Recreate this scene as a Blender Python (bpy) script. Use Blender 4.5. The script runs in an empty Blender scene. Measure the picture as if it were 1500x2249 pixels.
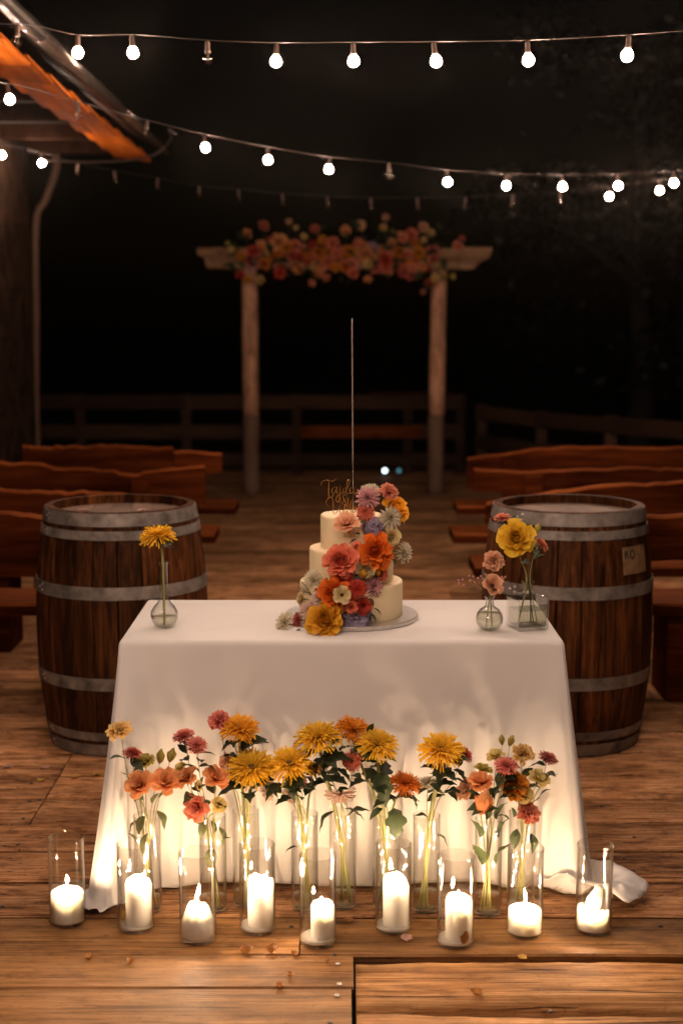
import bpy, math, random
from mathutils import Vector, Quaternion, Matrix, noise as mnoise

# ------------------------------------------------------------------ camera, world, light, exposure
S = bpy.context.scene
col = S.collection
FOCAL_PX, PITCH, CAM_H = 3123.6, math.radians(7.9), 1.70      # measured on the 1500 x 2249 photograph
cd = bpy.data.cameras.new('camera'); cam = bpy.data.objects.new('camera', cd); col.objects.link(cam)
cd.sensor_fit = 'VERTICAL'; cd.sensor_height = 36.0; cd.lens = 50.0
cd.clip_start = 0.05; cd.clip_end = 500
cam.location = (0, 0, CAM_H); cam.rotation_euler = (math.radians(90) - PITCH, 0, 0)
cd.dof.use_dof = True; cd.dof.focus_distance = 4.12; cd.dof.aperture_fstop = 2.2
S.camera = cam
w = bpy.data.worlds.new('World'); S.world = w; w.use_nodes = True
wn = w.node_tree.nodes; wl = w.node_tree.links
bg = wn['Background']; sky = wn.new('ShaderNodeTexSky'); sky.sky_type = 'NISHITA'; sky.sun_disc = False
sky.sun_elevation = math.radians(2); sky.sun_rotation = math.radians(200)
wl.new(sky.outputs[0], bg.inputs[0]); bg.inputs[1].default_value = 0.0004
sl = bpy.data.lights.new('moon', 'SUN'); sl.energy = 0.006; sl.angle = math.radians(0.5); sl.color = (1, .93, .85)
so = bpy.data.objects.new('moon', sl); col.objects.link(so); so.rotation_euler = (math.radians(50), 0, math.radians(-25))
S.view_settings.view_transform = 'Standard'; S.view_settings.look = 'None'
S.view_settings.exposure = 0.0; S.view_settings.gamma = 1.0
S.render.engine = 'CYCLES'
cy = S.cycles
cy.use_denoising = True
cy.max_bounces = 8; cy.diffuse_bounces = 4; cy.glossy_bounces = 4; cy.transmission_bounces = 8
cy.transparent_max_bounces = 40; cy.volume_bounces = 0
cy.sample_clamp_indirect = 4.0; cy.caustics_reflective = False; cy.caustics_refractive = False
cy.use_light_tree = True

R = random.Random(7)
BULB_L, FLAME_L, HAZE = 930.0, 3200.0, 0.0003

# ------------------------------------------------------------------ photo pixel -> direction (depth always comes from a surface or plane)
def ray(px, py):
    dx = (px - 750) / FOCAL_PX; dy = -(py - 1124.5) / FOCAL_PX
    c, s = math.cos(PITCH), math.sin(PITCH)
    return Vector((dx, c + dy * s, -s + dy * c))
def ground(px, py, z=0.0):
    d = ray(px, py); t = (z - CAM_H) / d.z
    return Vector((0, 0, CAM_H)) + d * t
def at(px, py, Y):
    d = ray(px, py); return Vector((0, 0, CAM_H)) + d * (Y / d.y)
def pxm(Y, z=0.5):                                            # metres per photo pixel at a place
    return (Y * math.cos(PITCH) + (CAM_H - z) * math.sin(PITCH)) / FOCAL_PX

# ------------------------------------------------------------------ materials
MATS = {}
def newmat(name):
    m = bpy.data.materials.new(name); m.use_nodes = True
    nt = m.node_tree; nt.nodes.clear()
    out = nt.nodes.new('ShaderNodeOutputMaterial')
    return m, nt, out
def node(nt, t, **kw):
    n = nt.nodes.new(t)
    for k, v in kw.items():
        if k in n.inputs.keys() if hasattr(n.inputs, 'keys') else False: n.inputs[k].default_value = v
        else: setattr(n, k, v)
    return n
def rgba(c): return (c[0], c[1], c[2], 1)
def principled(nt, color=(.5, .5, .5), rough=.5, metal=0.0, spec=.5):
    p = nt.nodes.new('ShaderNodeBsdfPrincipled')
    p.inputs['Base Color'].default_value = rgba(color); p.inputs['Roughness'].default_value = rough
    p.inputs['Metallic'].default_value = metal; p.inputs['Specular IOR Level'].default_value = spec
    return p
def ramp(nt, stops, interp='LINEAR'):
    r = nt.nodes.new('ShaderNodeValToRGB'); r.color_ramp.interpolation = interp
    e = r.color_ramp.elements
    e[0].position, e[0].color = stops[0][0], rgba(stops[0][1])
    e[1].position, e[1].color = stops[-1][0], rgba(stops[-1][1])
    for p, c in stops[1:-1]:
        x = e.new(p); x.color = rgba(c)
    return r
def mixc(nt, a, b, fac, mode='MIX'):
    m = nt.nodes.new('ShaderNodeMix'); m.data_type = 'RGBA'; m.blend_type = mode; m.clamp_result = False
    for sock, v in ((m.inputs[6], a), (m.inputs[7], b)):
        if isinstance(v, tuple): sock.default_value = rgba(v)
        else: nt.links.new(v, sock)
    if isinstance(fac, (int, float)): m.inputs[0].default_value = fac
    else: nt.links.new(fac, m.inputs[0])
    return m.outputs[2]
def math_(nt, op, a, b=None, c=None):
    m = nt.nodes.new('ShaderNodeMath'); m.operation = op
    for i, v in enumerate((a, b, c)):
        if v is None: continue
        if isinstance(v, (int, float)): m.inputs[i].default_value = v
        else: nt.links.new(v, m.inputs[i])
    return m.outputs[0]
def objcoord(nt, scale=(1, 1, 1), rnd=30.0):
    tc = nt.nodes.new('ShaderNodeTexCoord'); oi = nt.nodes.new('ShaderNodeObjectInfo')
    k = math_(nt, 'MULTIPLY', oi.outputs['Random'], rnd)
    cmb = nt.nodes.new('ShaderNodeCombineXYZ')
    for i in range(3): nt.links.new(k, cmb.inputs[i])
    ad = nt.nodes.new('ShaderNodeVectorMath'); ad.operation = 'ADD'
    nt.links.new(tc.outputs['Object'], ad.inputs[0]); nt.links.new(cmb.outputs[0], ad.inputs[1])
    mp = nt.nodes.new('ShaderNodeMapping'); mp.inputs['Scale'].default_value = scale
    nt.links.new(ad.outputs[0], mp.inputs[0])
    return mp.outputs[0], oi, ad.outputs[0]
def noise(nt, vec, scale, detail=4, rough=.55, dist=0.0):
    n = nt.nodes.new('ShaderNodeTexNoise'); n.inputs['Scale'].default_value = scale
    n.inputs['Detail'].default_value = detail; n.inputs['Roughness'].default_value = rough
    n.inputs['Distortion'].default_value = dist
    nt.links.new(vec, n.inputs['Vector']); return n.outputs['Fac']
def bump(nt, h, strength, dist, target):
    b = nt.nodes.new('ShaderNodeBump'); b.inputs['Strength'].default_value = strength; b.inputs['Distance'].default_value = dist
    nt.links.new(h, b.inputs['Height']); nt.links.new(b.outputs[0], target)

def wood(name, dark, mid, light, axis='X', grain=26.0, rough=.62, bumpd=.003, vary=.35, knots=True, worn=0.0, spec=.22, stretch=.06, blotch=0.0):
    m, nt, out = newmat(name)
    def sc(k): return {'X': (k, 1, 1), 'Z': (1, 1, k), 'Y': (1, k, 1)}[axis]
    v, oi, raw = objcoord(nt, sc(stretch))
    g1 = noise(nt, v, grain, 6, .65, .4)
    g2 = noise(nt, v, grain * 4.5, 3, .6)
    mp = nt.nodes.new('ShaderNodeMapping'); mp.inputs['Scale'].default_value = sc(.35); nt.links.new(raw, mp.inputs[0])
    st_ = noise(nt, mp.outputs[0], 3.2, 5, .6, .6)
    h = math_(nt, 'ADD', math_(nt, 'MULTIPLY', g1, .7), math_(nt, 'MULTIPLY', g2, .3))
    rp = ramp(nt, [(.30, dark), (.47, mid), (.66, light)]); nt.links.new(h, rp.inputs[0])
    stain = ramp(nt, [(.36, (.45, .42, .40)), (.56, (1, 1, 1)), (.72, (1.25, 1.2, 1.15))]); nt.links.new(st_, stain.inputs[0])
    c = mixc(nt, rp.outputs[0], stain.outputs[0], .75, 'MULTIPLY')
    if blotch:                                                # grey weathering and dark dirt spots
        mb_ = nt.nodes.new('ShaderNodeMapping'); mb_.inputs['Scale'].default_value = sc(.5); nt.links.new(raw, mb_.inputs[0])
        n3 = noise(nt, mb_.outputs[0], 14, 6, .7, .3)
        r3 = ramp(nt, [(.36, (.30, .24, .20)), (.48, (1, 1, 1)), (.64, (1.35, 1.38, 1.42))]); nt.links.new(n3, r3.inputs[0])
        c = mixc(nt, c, r3.outputs[0], blotch, 'MULTIPLY')
        n4 = noise(nt, raw, 55, 3, .6)
        r4 = ramp(nt, [(.30, (.25, .18, .14)), (.37, (1, 1, 1))]); nt.links.new(n4, r4.inputs[0])
        c = mixc(nt, c, r4.outputs[0], blotch, 'MULTIPLY')
        h = math_(nt, 'ADD', h, math_(nt, 'MULTIPLY', n3, .4))
    if knots:
        mk = nt.nodes.new('ShaderNodeMapping'); mk.inputs['Scale'].default_value = {'X': (1.3, 5, 1), 'Z': (5, 5, 1.1), 'Y': (5, 1.3, 1)}[axis]
        nt.links.new(raw, mk.inputs[0])
        vo = nt.nodes.new('ShaderNodeTexVoronoi'); vo.inputs['Scale'].default_value = 1.0; nt.links.new(mk.outputs[0], vo.inputs['Vector'])
        kr = ramp(nt, [(.05, (.22, .17, .14)), (.085, (.55, .48, .42)), (.12, (1, 1, 1))]); nt.links.new(vo.outputs['Distance'], kr.inputs[0])
        c = mixc(nt, c, kr.outputs[0], .85, 'MULTIPLY')
        h = math_(nt, 'ADD', h, math_(nt, 'MULTIPLY', vo.outputs['Distance'], .15))
    if worn:                                                  # deep dark weather cracks along the grain
        cr = noise(nt, v, grain * 1.3, 3, .55, .8)
        crr = ramp(nt, [(.36, (.13, .09, .07)), (.41, (1, 1, 1))]); nt.links.new(cr, crr.inputs[0])
        c = mixc(nt, c, crr.outputs[0], worn, 'MULTIPLY')
        h = math_(nt, 'ADD', h, math_(nt, 'MULTIPLY', math_(nt, 'MINIMUM', cr, .42), worn * 3.0))
    br = math_(nt, 'ADD', math_(nt, 'MULTIPLY', oi.outputs['Random'], vary), 1 - vary * .5)
    hsv = nt.nodes.new('ShaderNodeHueSaturation'); nt.links.new(c, hsv.inputs['Color']); nt.links.new(br, hsv.inputs['Value'])
    p = principled(nt, rough=rough, spec=spec); nt.links.new(hsv.outputs[0], p.inputs['Base Color'])
    bump(nt, h, .9, bumpd, p.inputs['Normal'])
    nt.links.new(p.outputs[0], out.inputs[0]); MATS[name] = m; return m

def plain(name, color, rough=.5, metal=0.0, nscale=0, namp=.25, bumpd=0.0, spec=.5):
    m, nt, out = newmat(name); p = principled(nt, color, rough, metal, spec)
    if nscale:
        v, oi, raw = objcoord(nt); n = noise(nt, v, nscale, 5, .6)
        rp = ramp(nt, [(.25, tuple(x * (1 - namp) for x in color)), (.75, tuple(x * (1 + namp) for x in color))])
        nt.links.new(n, rp.inputs[0]); nt.links.new(rp.outputs[0], p.inputs['Base Color'])
        if bumpd: bump(nt, n, .8, bumpd, p.inputs['Normal'])
    nt.links.new(p.outputs[0], out.inputs[0]); MATS[name] = m; return m

def emis(name, color, strength):
    m, nt, out = newmat(name); e = nt.nodes.new('ShaderNodeEmission')
    e.inputs[0].default_value = rgba(color); e.inputs[1].default_value = strength
    nt.links.new(e.outputs[0], out.inputs[0]); m.cycles.emission_sampling = 'FRONT'; MATS[name] = m; return m

def thin_glass(name, tint=(.985, .985, .975), base=.035, gain=.9, rough=0.0):
    m, nt, out = newmat(name)
    lw = nt.nodes.new('ShaderNodeLayerWeight'); lw.inputs[0].default_value = .5
    f = math_(nt, 'ADD', math_(nt, 'MULTIPLY', math_(nt, 'POWER', lw.outputs['Facing'], 2.7), gain), base)
    tr = nt.nodes.new('ShaderNodeBsdfTransparent'); tr.inputs[0].default_value = rgba(tint)
    gl = nt.nodes.new('ShaderNodeBsdfGlossy'); gl.inputs['Roughness'].default_value = rough
    mx = nt.nodes.new('ShaderNodeMixShader'); nt.links.new(f, mx.inputs[0]); nt.links.new(tr.outputs[0], mx.inputs[1]); nt.links.new(gl.outputs[0], mx.inputs[2])
    nt.links.new(mx.outputs[0], out.inputs[0]); MATS[name] = m; return m

def petal_mat(name, inner, outer, trans=.3):
    if name in MATS: return MATS[name]
    m, nt, out = newmat(name)
    a = nt.nodes.new('ShaderNodeAttribute'); a.attribute_name = 't'
    v, oi, raw = objcoord(nt); n = noise(nt, v, 9, 3)
    f = math_(nt, 'ADD', a.outputs['Fac'], math_(nt, 'MULTIPLY', math_(nt, 'SUBTRACT', n, .5), .35))
    c = mixc(nt, inner, outer, f)  # petal tint, its base darkened further as shade inside the bloom
    br = math_(nt, 'ADD', math_(nt, 'MULTIPLY', oi.outputs['Random'], .25), .86)
    hsv = nt.nodes.new('ShaderNodeHueSaturation'); nt.links.new(c, hsv.inputs['Color']); nt.links.new(br, hsv.inputs['Value'])
    p = principled(nt, rough=.6, spec=.25); nt.links.new(hsv.outputs[0], p.inputs['Base Color'])
    t = nt.nodes.new('ShaderNodeBsdfTranslucent'); nt.links.new(hsv.outputs[0], t.inputs[0])
    mx = nt.nodes.new('ShaderNodeMixShader'); mx.inputs[0].default_value = trans
    nt.links.new(p.outputs[0], mx.inputs[1]); nt.links.new(t.outputs[0], mx.inputs[2]); nt.links.new(mx.outputs[0], out.inputs[0])
    MATS[name] = m; return m

def leaf_mat(name, color, trans=.2):
    m, nt, out = newmat(name); v, oi, raw = objcoord(nt); n = noise(nt, v, 40, 3)
    rp = ramp(nt, [(.3, tuple(x * .65 for x in color)), (.7, tuple(x * 1.25 for x in color))]); nt.links.new(n, rp.inputs[0])
    p = principled(nt, rough=.5, spec=.4); nt.links.new(rp.outputs[0], p.inputs['Base Color'])
    t = nt.nodes.new('ShaderNodeBsdfTranslucent'); nt.links.new(rp.outputs[0], t.inputs[0])
    mx = nt.nodes.new('ShaderNodeMixShader'); mx.inputs[0].default_value = trans
    nt.links.new(p.outputs[0], mx.inputs[1]); nt.links.new(t.outputs[0], mx.inputs[2]); nt.links.new(mx.outputs[0], out.inputs[0])
    MATS[name] = m; return m

wood('deck_wood', (.075, .029, .010), (.46, .215, .090), (.74, .42, .215), 'X', 60, .72, .005, .55, True, .75, .15, .07, .8)
wood('deck_new', (.09, .036, .010), (.265, .128, .044), (.42, .225, .088), 'X', 44, .62, .003, .14, True, .5, .18, .045, .45)
wood('deck_old', (.060, .022, .007), (.36, .17, .060), (.70, .40, .17), 'X', 40, .75, .012, .15, False, 1.0, .15, .035, .35)
wood('bench_wood', (.014, .0025, .0006), (.050, .010, .002), (.12, .028, .006), 'X', 16, .8, .004, .5, True, 0.0, .02)
wood('bench_lit_edge', (.05, .010, .002), (.17, .042, .009), (.30, .085, .021), 'X', 30, .7, .004, .4, True, 0.0, .05)
wood('stave_wood', (.010, .004, .002), (.050, .017, .005), (.17, .058, .016), 'Z', 30, .6, .003, .9, False, .6, .08)
wood('arch_wood', (.36, .17, .095), (.72, .38, .23), (.85, .50, .33), 'Z', 16, .8, .012, .2, True, .3, .05, .1, .5)
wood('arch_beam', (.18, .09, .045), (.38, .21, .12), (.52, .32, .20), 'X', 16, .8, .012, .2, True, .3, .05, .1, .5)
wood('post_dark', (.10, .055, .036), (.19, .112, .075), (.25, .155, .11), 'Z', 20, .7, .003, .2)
wood('fence_wood', (.022, .010, .005), (.05, .024, .012), (.075, .037, .019), 'X', 18, .75, .003, .5)
wood('soffit_wood', (.40, .085, .008), (.58, .14, .014), (.68, .18, .022), 'Y', 12, .85, .004, .3, False, 0.0, .04)
wood('rafter_wood', (.012, .006, .004), (.022, .010, .006), (.03, .014, .009), 'Y', 14, .95, .004, .3, True, 0.0, .02)
wood('head_wood', (.10, .06, .04), (.18, .115, .08), (.25, .165, .12), 'X', 24, .6, .002, .2)
plain('under_deck', (.012, .008, .006), .9)
plain('soil', (.022, .018, .012), .95, 0, 3, .5, .02)
plain('stucco', (.020, .0105, .006), .95, 0, 7, .9, .08, .05)
plain('galvanised', (.20, .172, .15), .65, .4, 14, .75, .001)
plain('gutter_metal', (.34, .28, .24), .24, .9, 6, .3)
plain('pipe_metal', (.055, .032, .02), .6, .1, 8, .2, 0.0, .15)
plain('roof_tile', (.12, .05, .03), .8, 0, 8, .3, .01)
plain('hoop_dark', (.05, .045, .042), .6, .5)
plain('rivet_steel', (.55, .52, .5), .35, .9)
plain('gold_acrylic', (.52, .24, .055), .35, .75)
plain('rod_coating', (.26, .19, .15), .75, 0, 160, .25, .0005)
plain('wire_steel', (.50, .46, .42), .3, .9)
plain('cable_black', (.06, .05, .045), .4)
plain('cable_brown', (.035, .022, .016), .5)
plain('socket_brown', (.07, .042, .03), .5)
plain('wick', (.02, .015, .01), .9)
plain('plate_tin', (.30, .18, .09), .6, .3, 30, .5)
plain('paint_black', (.012, .01, .01), .6)
plain('silver_foil', (.60, .57, .54), .34, .8, 60, .15, .0004)
plain('stem_green', (.34, .33, .12), .55, 0, 30, .3)
plain('stem_dark', (.05, .055, .02), .55, 0, 30, .3)
plain('stem_brown', (.10, .055, .03), .6)
plain('berry_pink', (.55, .26, .25), .5)
plain('bark', (.014, .010, .007), .9, 0, 12, .4, .01)
plain('flower_eye', (.10, .065, .015), .8, 0, 90, .5, .002)
plain('dark_eye', (.03, .012, .006), .8, 0, 90, .4, .002)
plain('bulb_filament', (.5, .4, .3), .4, .8)
leaf_mat('leaf_green', (.06, .085, .03)); leaf_mat('leaf_dark', (.028, .042, .016), .15); leaf_mat('leaf_pale', (.15, .17, .07), .3)
leaf_mat('crown_green', (.011, .012, .0045)); leaf_mat('bud_green', (.28, .27, .075), .3); leaf_mat('dry_leaf', (.42, .19, .05), .25)
leaf_mat('petal_pink', (.55, .34, .27), .3); leaf_mat('petal_yellow', (.62, .40, .09), .3)
thin_glass('clear_glass', (.98, .98, .97), .06, 1.0); thin_glass('bulb_glass', (.93, .9, .86), .13, 1.0); thin_glass('thick_glass', (.97, .97, .955), .075, 1.0)
thin_glass('water', (.93, .93, .86), .03, .7)
emis('bulb_lit', (1, .71, .545), BULB_L)
emis('flame', (1, .67, .42), FLAME_L)
emis('lamp_cold', (.72, .95, 1), 5); emis('reflection_teal', (.2, .6, .75), .5)

def mk_bottle_glass():
    m, nt, out = newmat('bottle_glass')
    g = nt.nodes.new('ShaderNodeBsdfGlass'); g.inputs['IOR'].default_value = 1.45; g.inputs['Color'].default_value = (.97, .97, .95, 1); g.inputs['Roughness'].default_value = 0.0
    nt.links.new(g.outputs[0], out.inputs[0]); MATS['bottle_glass'] = m
mk_bottle_glass()
def mk_wax():                                                 # milky wax: light wanders deep inside
    m, nt, out = newmat('wax'); p = principled(nt, (.97, .93, .86), .4)
    p.inputs['Subsurface Weight'].default_value = 1.0; p.inputs['Subsurface Radius'].default_value = (1, 1, 1); p.inputs['Subsurface Scale'].default_value = .02
    v, oi, raw = objcoord(nt); bump(nt, noise(nt, v, 30, 3), .3, .003, p.inputs['Normal'])
    nt.links.new(p.outputs[0], out.inputs[0]); MATS['wax'] = m
mk_wax()
def mk_cloth():
    m, nt, out = newmat('cloth'); v, oi, raw = objcoord(nt, rnd=0)
    p = principled(nt, (.74, .71, .68), .85, spec=.2); p.inputs['Sheen Weight'].default_value = .2
    n = noise(nt, v, 700, 2); n2 = noise(nt, v, 5, 3)
    hh = math_(nt, 'ADD', math_(nt, 'MULTIPLY', n, .05), math_(nt, 'MULTIPLY', n2, .9))
    bump(nt, hh, .3, .006, p.inputs['Normal'])
    t = nt.nodes.new('ShaderNodeBsdfTranslucent'); t.inputs[0].default_value = (.7, .66, .6, 1)
    mx = nt.nodes.new('ShaderNodeMixShader'); mx.inputs[0].default_value = .04
    nt.links.new(p.outputs[0], mx.inputs[1]); nt.links.new(t.outputs[0], mx.inputs[2]); nt.links.new(mx.outputs[0], out.inputs[0]); MATS['cloth'] = m
mk_cloth()
def mk_icing():
    m, nt, out = newmat('icing'); p = principled(nt, (.90, .73, .46), .5, spec=.3)
    p.inputs['Subsurface Weight'].default_value = .25; p.inputs['Subsurface Radius'].default_value = (1, .7, .4); p.inputs['Subsurface Scale'].default_value = .006
    v, oi, raw = objcoord(nt, (1, 1, 3), 0); n = math_(nt, 'ADD', noise(nt, v, 16, 4), math_(nt, 'MULTIPLY', noise(nt, v, 130, 3), .25))
    bump(nt, n, .5, .004, p.inputs['Normal']); nt.links.new(p.outputs[0], out.inputs[0]); MATS['icing'] = m
mk_icing()

# ------------------------------------------------------------------ mesh helpers
class MB:
    def __init__(s): s.v = []; s.f = []; s.t = []
    def vert(s, p, t=0.0): s.v.append(tuple(p)); s.t.append(t); return len(s.v) - 1
    def box(s, a, b):
        x0, y0, z0 = a; x1, y1, z1 = b; o = len(s.v)
        for p in ((x0,y0,z0),(x1,y0,z0),(x1,y1,z0),(x0,y1,z0),(x0,y0,z1),(x1,y0,z1),(x1,y1,z1),(x0,y1,z1)): s.vert(p)
        s.f += [tuple(o + i for i in q) for q in ((0,3,2,1),(4,5,6,7),(0,1,5,4),(1,2,6,5),(2,3,7,6),(3,0,4,7))]; return s
    def tube(s, pts, r, n=8, caps=True):
        pts = [Vector(p) for p in pts]; rs = r if isinstance(r, (list, tuple)) else [r] * len(pts)
        o = len(s.v); up = Vector((0.13, 0.31, 0.94)).normalized()
        for i, p in enumerate(pts):
            d = (pts[min(i + 1, len(pts) - 1)] - pts[max(i - 1, 0)]).normalized()
            a = d.cross(up)
            if a.length < 1e-3: a = d.cross(Vector((1, 0, 0)))
            a.normalize(); b = d.cross(a)
            for k in range(n):
                th = 2 * math.pi * k / n; s.vert(p + (a * math.cos(th) + b * math.sin(th)) * rs[i])
        for i in range(len(pts) - 1):
            for k in range(n):
                k2 = (k + 1) % n; s.f.append((o + i*n + k, o + i*n + k2, o + (i+1)*n + k2, o + (i+1)*n + k))
        if caps:
            s.f.append(tuple(o + k for k in range(n))); e = o + (len(pts) - 1) * n; s.f.append(tuple(e + n - 1 - k for k in range(n)))
        return s
    def lathe(s, prof, n=32, c=(0, 0, 0), close=False):
        o = len(s.v); m = len(prof)
        for r, z in prof:
            for k in range(n):
                th = 2 * math.pi * k / n; s.vert((c[0] + r * math.cos(th), c[1] + r * math.sin(th), c[2] + z))
        rng = range(m) if close else range(m - 1)
        for i in rng:
            j = (i + 1) % m
            for k in range(n):
                k2 = (k + 1) % n; s.f.append((o + i*n + k, o + i*n + k2, o + j*n + k2, o + j*n + k))
        return s
    def prism(s, poly, a, b, axis='y'):                       # poly of (x, z) extruded along y from a to b
        o = len(s.v); n = len(poly)
        for y in (a, b):
            for x, z in poly: s.vert((x, y, z) if axis == 'y' else (y, x, z))
        s.f.append(tuple(o + i for i in range(n))); s.f.append(tuple(o + 2*n - 1 - i for i in range(n)))
        for i in range(n):
            j = (i + 1) % n; s.f.append((o + i, o + n + i, o + n + j, o + j))
        return s
    def mesh(s, name, smooth=False, attr=False):
        me = bpy.data.meshes.new(name); me.from_pydata(s.v, [], s.f)
        if smooth: me.polygons.foreach_set('use_smooth', [True] * len(me.polygons))
        if attr:
            a = me.attributes.new('t', 'FLOAT', 'POINT'); a.data.foreach_set('value', s.t)
        me.update(); return me

def link(name, data, mat=None, parent=None, loc=None, rot=None, scale=None, kind=None):
    o = bpy.data.objects.new(name, data); col.objects.link(o)
    if mat is not None and data is not None and not data.materials: data.materials.append(MATS[mat] if isinstance(mat, str) else mat)
    if parent is not None: o.parent = parent
    if loc is not None: o.location = loc
    if rot is not None:
        if isinstance(rot, Quaternion): o.rotation_mode = 'QUATERNION'; o.rotation_quaternion = rot
        else: o.rotation_euler = rot
    if scale is not None: o.scale = (scale,) * 3 if isinstance(scale, (int, float)) else scale
    if kind: o['kind'] = kind
    return o
def build(name, mb, mat, parent=None, smooth=False, loc=None, rot=None, fix=True, **kw):
    me = mb.mesh(name, smooth)
    if fix: fix_normals(me)
    return link(name, me, mat, parent, loc, rot, **kw)
def fix_normals(me):
    import bmesh
    b = bmesh.new(); b.from_mesh(me); bmesh.ops.recalc_face_normals(b, faces=b.faces); b.to_mesh(me); b.free()
def tag(o, label, cat, group=None):
    o['label'] = label; o['category'] = cat
    if group: o['group'] = group
    return o
def thing(name, label, cat, loc=(0, 0, 0), group=None, rotz=0):
    o = bpy.data.objects.new(name, None); col.objects.link(o); o.location = loc; o.rotation_euler = (0, 0, rotz); o.empty_display_size = .05
    return tag(o, label, cat, group)
def smoothpath(pts, n=6):
    pts = [Vector(p) for p in pts]
    if len(pts) < 3: return pts
    q = [pts[0] * 2 - pts[1]] + pts + [pts[-1] * 2 - pts[-2]]; out = []
    for i in range(1, len(q) - 2):
        for k in range(n):
            t = k / n; a, b, c, d = q[i-1], q[i], q[i+1], q[i+2]
            out.append(.5 * ((2*b) + (c - a)*t + (2*a - 5*b + 4*c - d)*t*t + (3*b - a - 3*c + d)*t**3))
    return out + [pts[-1]]
def qaxis(ax, spin=0.0):
    q = Vector((0, 0, 1)).rotation_difference(Vector(ax).normalized())
    return q @ Quaternion((0, 0, 1), spin)
def fbm(p): return mnoise.noise(Vector(p))

# ------------------------------------------------------------------ SETTING: ground, deck
gm = MB(); gm.v = [(-120, -20, -.40), (120, -20, -.40), (120, 220, -.40), (-120, 220, -.40)]; gm.f = [(0, 1, 2, 3)]; gm.t = [0]*4
link('ground', gm.mesh('ground'), 'soil', kind='structure')
deck = build('deck', MB().box((-3.2, 1.2, -.35), (4.6, 16.2, -.075)), 'under_deck', kind='structure')

def plank(x0, x1, y0, y1, mat, seg=6, rough=.002, top=0.0, bev=.005):
    mb = MB(); L = x1 - x0; w_ = y1 - y0; cx, cyy = (x0 + x1) / 2, (y0 + y1) / 2; seed = R.random() * 99
    n = 7
    for i in range(seg + 1):
        x = -L/2 + L * i / seg
        j0 = fbm((x * 3.1 + seed, 0, 0)) * rough * 2 + fbm((x * 11 + seed, 5, 0)) * rough
        j1 = fbm((x * 3.1 + seed, 9, 0)) * rough * 2 + fbm((x * 11 + seed, 3, 0)) * rough
        jz = fbm((x * 2 + seed, 2, 7)) * rough * .6
        a, b = -w_/2 + j0, w_/2 + j1
        for (y, z) in ((a + .022, -.06), (a, -bev * 1.2), (a + bev, jz), (0, jz + .0005), (b - bev, jz), (b, -bev * 1.2), (b - .022, -.06)):
            mb.vert((x, y, z))
    for i in range(seg):
        for k in range(n - 1): mb.f.append((i*n + k, (i+1)*n + k, (i+1)*n + k + 1, i*n + k + 1))
    mb.f.append(tuple(range(n))); mb.f.append(tuple(seg*n + n - 1 - k for k in range(n)))
    return build('plank', mb, mat, deck, True if rough > .004 else False, loc=(cx, cyy, top - .0015 - R.random() * .002))
XL, XR = -2.12, 4.3
XS = 0.025                                                    # the joint between new and old boards
for (a, b) in ((2.75, 2.98), (2.985, 3.21), (3.215, 3.425)):
    pl = plank(XL, XS - R.random() * .004, a, b, 'deck_new', 10, .0012)
p1 = plank(XL, XS + .006, 3.4305, 3.617, 'deck_new', 10, .0012)
for (a, b) in ((2.70, 2.93), (2.955, 3.296), (3.326, 3.588)):
    plank(XS + .012, XR, a, b, 'deck_old', 110, .0095, -.004, .010)
rows = [(3.622, 3.853, 'deck_new'), (3.874, 4.105, 'deck_wood'), (4.129, 4.354, 'deck_wood'), (4.378, 4.602, 'deck_wood')]
for i, (a, b, m_) in enumerate(rows):
    if i == 0:
        xj = ground(658, 2080).x
        plank(XL, xj - .002, a, b, m_, 14, .0018); plank(xj + .002, XR, a, b, m_, 18, .0018)
    else: plank(XL, XR, a, b, m_, 40, .004)
y = 4.620; k = 0
while y < 16.1:
    wd = R.choice((.235, .25, .20, .26)) if y > 4.7 else .235
    if y < 5.4:
        plank(XL, -1.054, y, y + wd * .45, 'deck_wood', 6, .003); plank(XL, -1.054, y + wd * .45 + .008, y + wd, 'deck_wood', 6, .003)
        plank(-1.048, XR, y, y + wd, 'deck_wood', 26, .003)
    else:
        xj = XL + 1.2 + R.random() * 4
        plank(XL, xj - .003, y, y + wd, 'deck_wood', 8, .003); plank(xj + .003, XR, y, y + wd, 'deck_wood', 8, .003)
    y += wd + .019
for (px, py) in ((742, 2118), (745, 2162), (740, 2187)):      # screws in the new boards
    g = ground(px, py)
    par = p1 if g.y > 3.4305 else pl
    mb = MB().lathe([(.0001, .0012), (.003, .0012), (.0034, .002), (.0062, .0022), (.0066, 0.0)], 14)
    build('screw', mb, 'rivet_steel', par, True, loc=Vector((g.x, g.y, .0005)) - par.location)

for (px, py) in ((6, 1990), (112, 2022), (430, 2030), (1345, 1880), (1392, 1838), (1370, 1885), (1390, 1912), (1320, 1770), (1450, 2033), (640, 2034), (66, 1759), (88, 1756), (52, 1797), (1208, 2220), (40, 1855), (12, 1858), (725, 2246), (735, 2096), (1386, 1930), (70, 1720)):
    g = ground(px, py); par = min((o_ for o_ in deck.children if o_.name.startswith('plank') and abs(o_.location.y - g.y) < .14 and abs(o_.location.x - g.x) < o_.dimensions.x / 2 + 3), key=lambda o_: abs(o_.location.y - g.y), default=None)
    if par is None: continue
    mb = MB().lathe([(.0001, .0016), (.004, .0018), (.0062, .0010), (.0068, -.002)], 10)
    build('nail', mb, 'hoop_dark', par, True, loc=Vector((g.x, g.y, .0)) - par.location + Vector((0, 0, -.001)))

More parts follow.
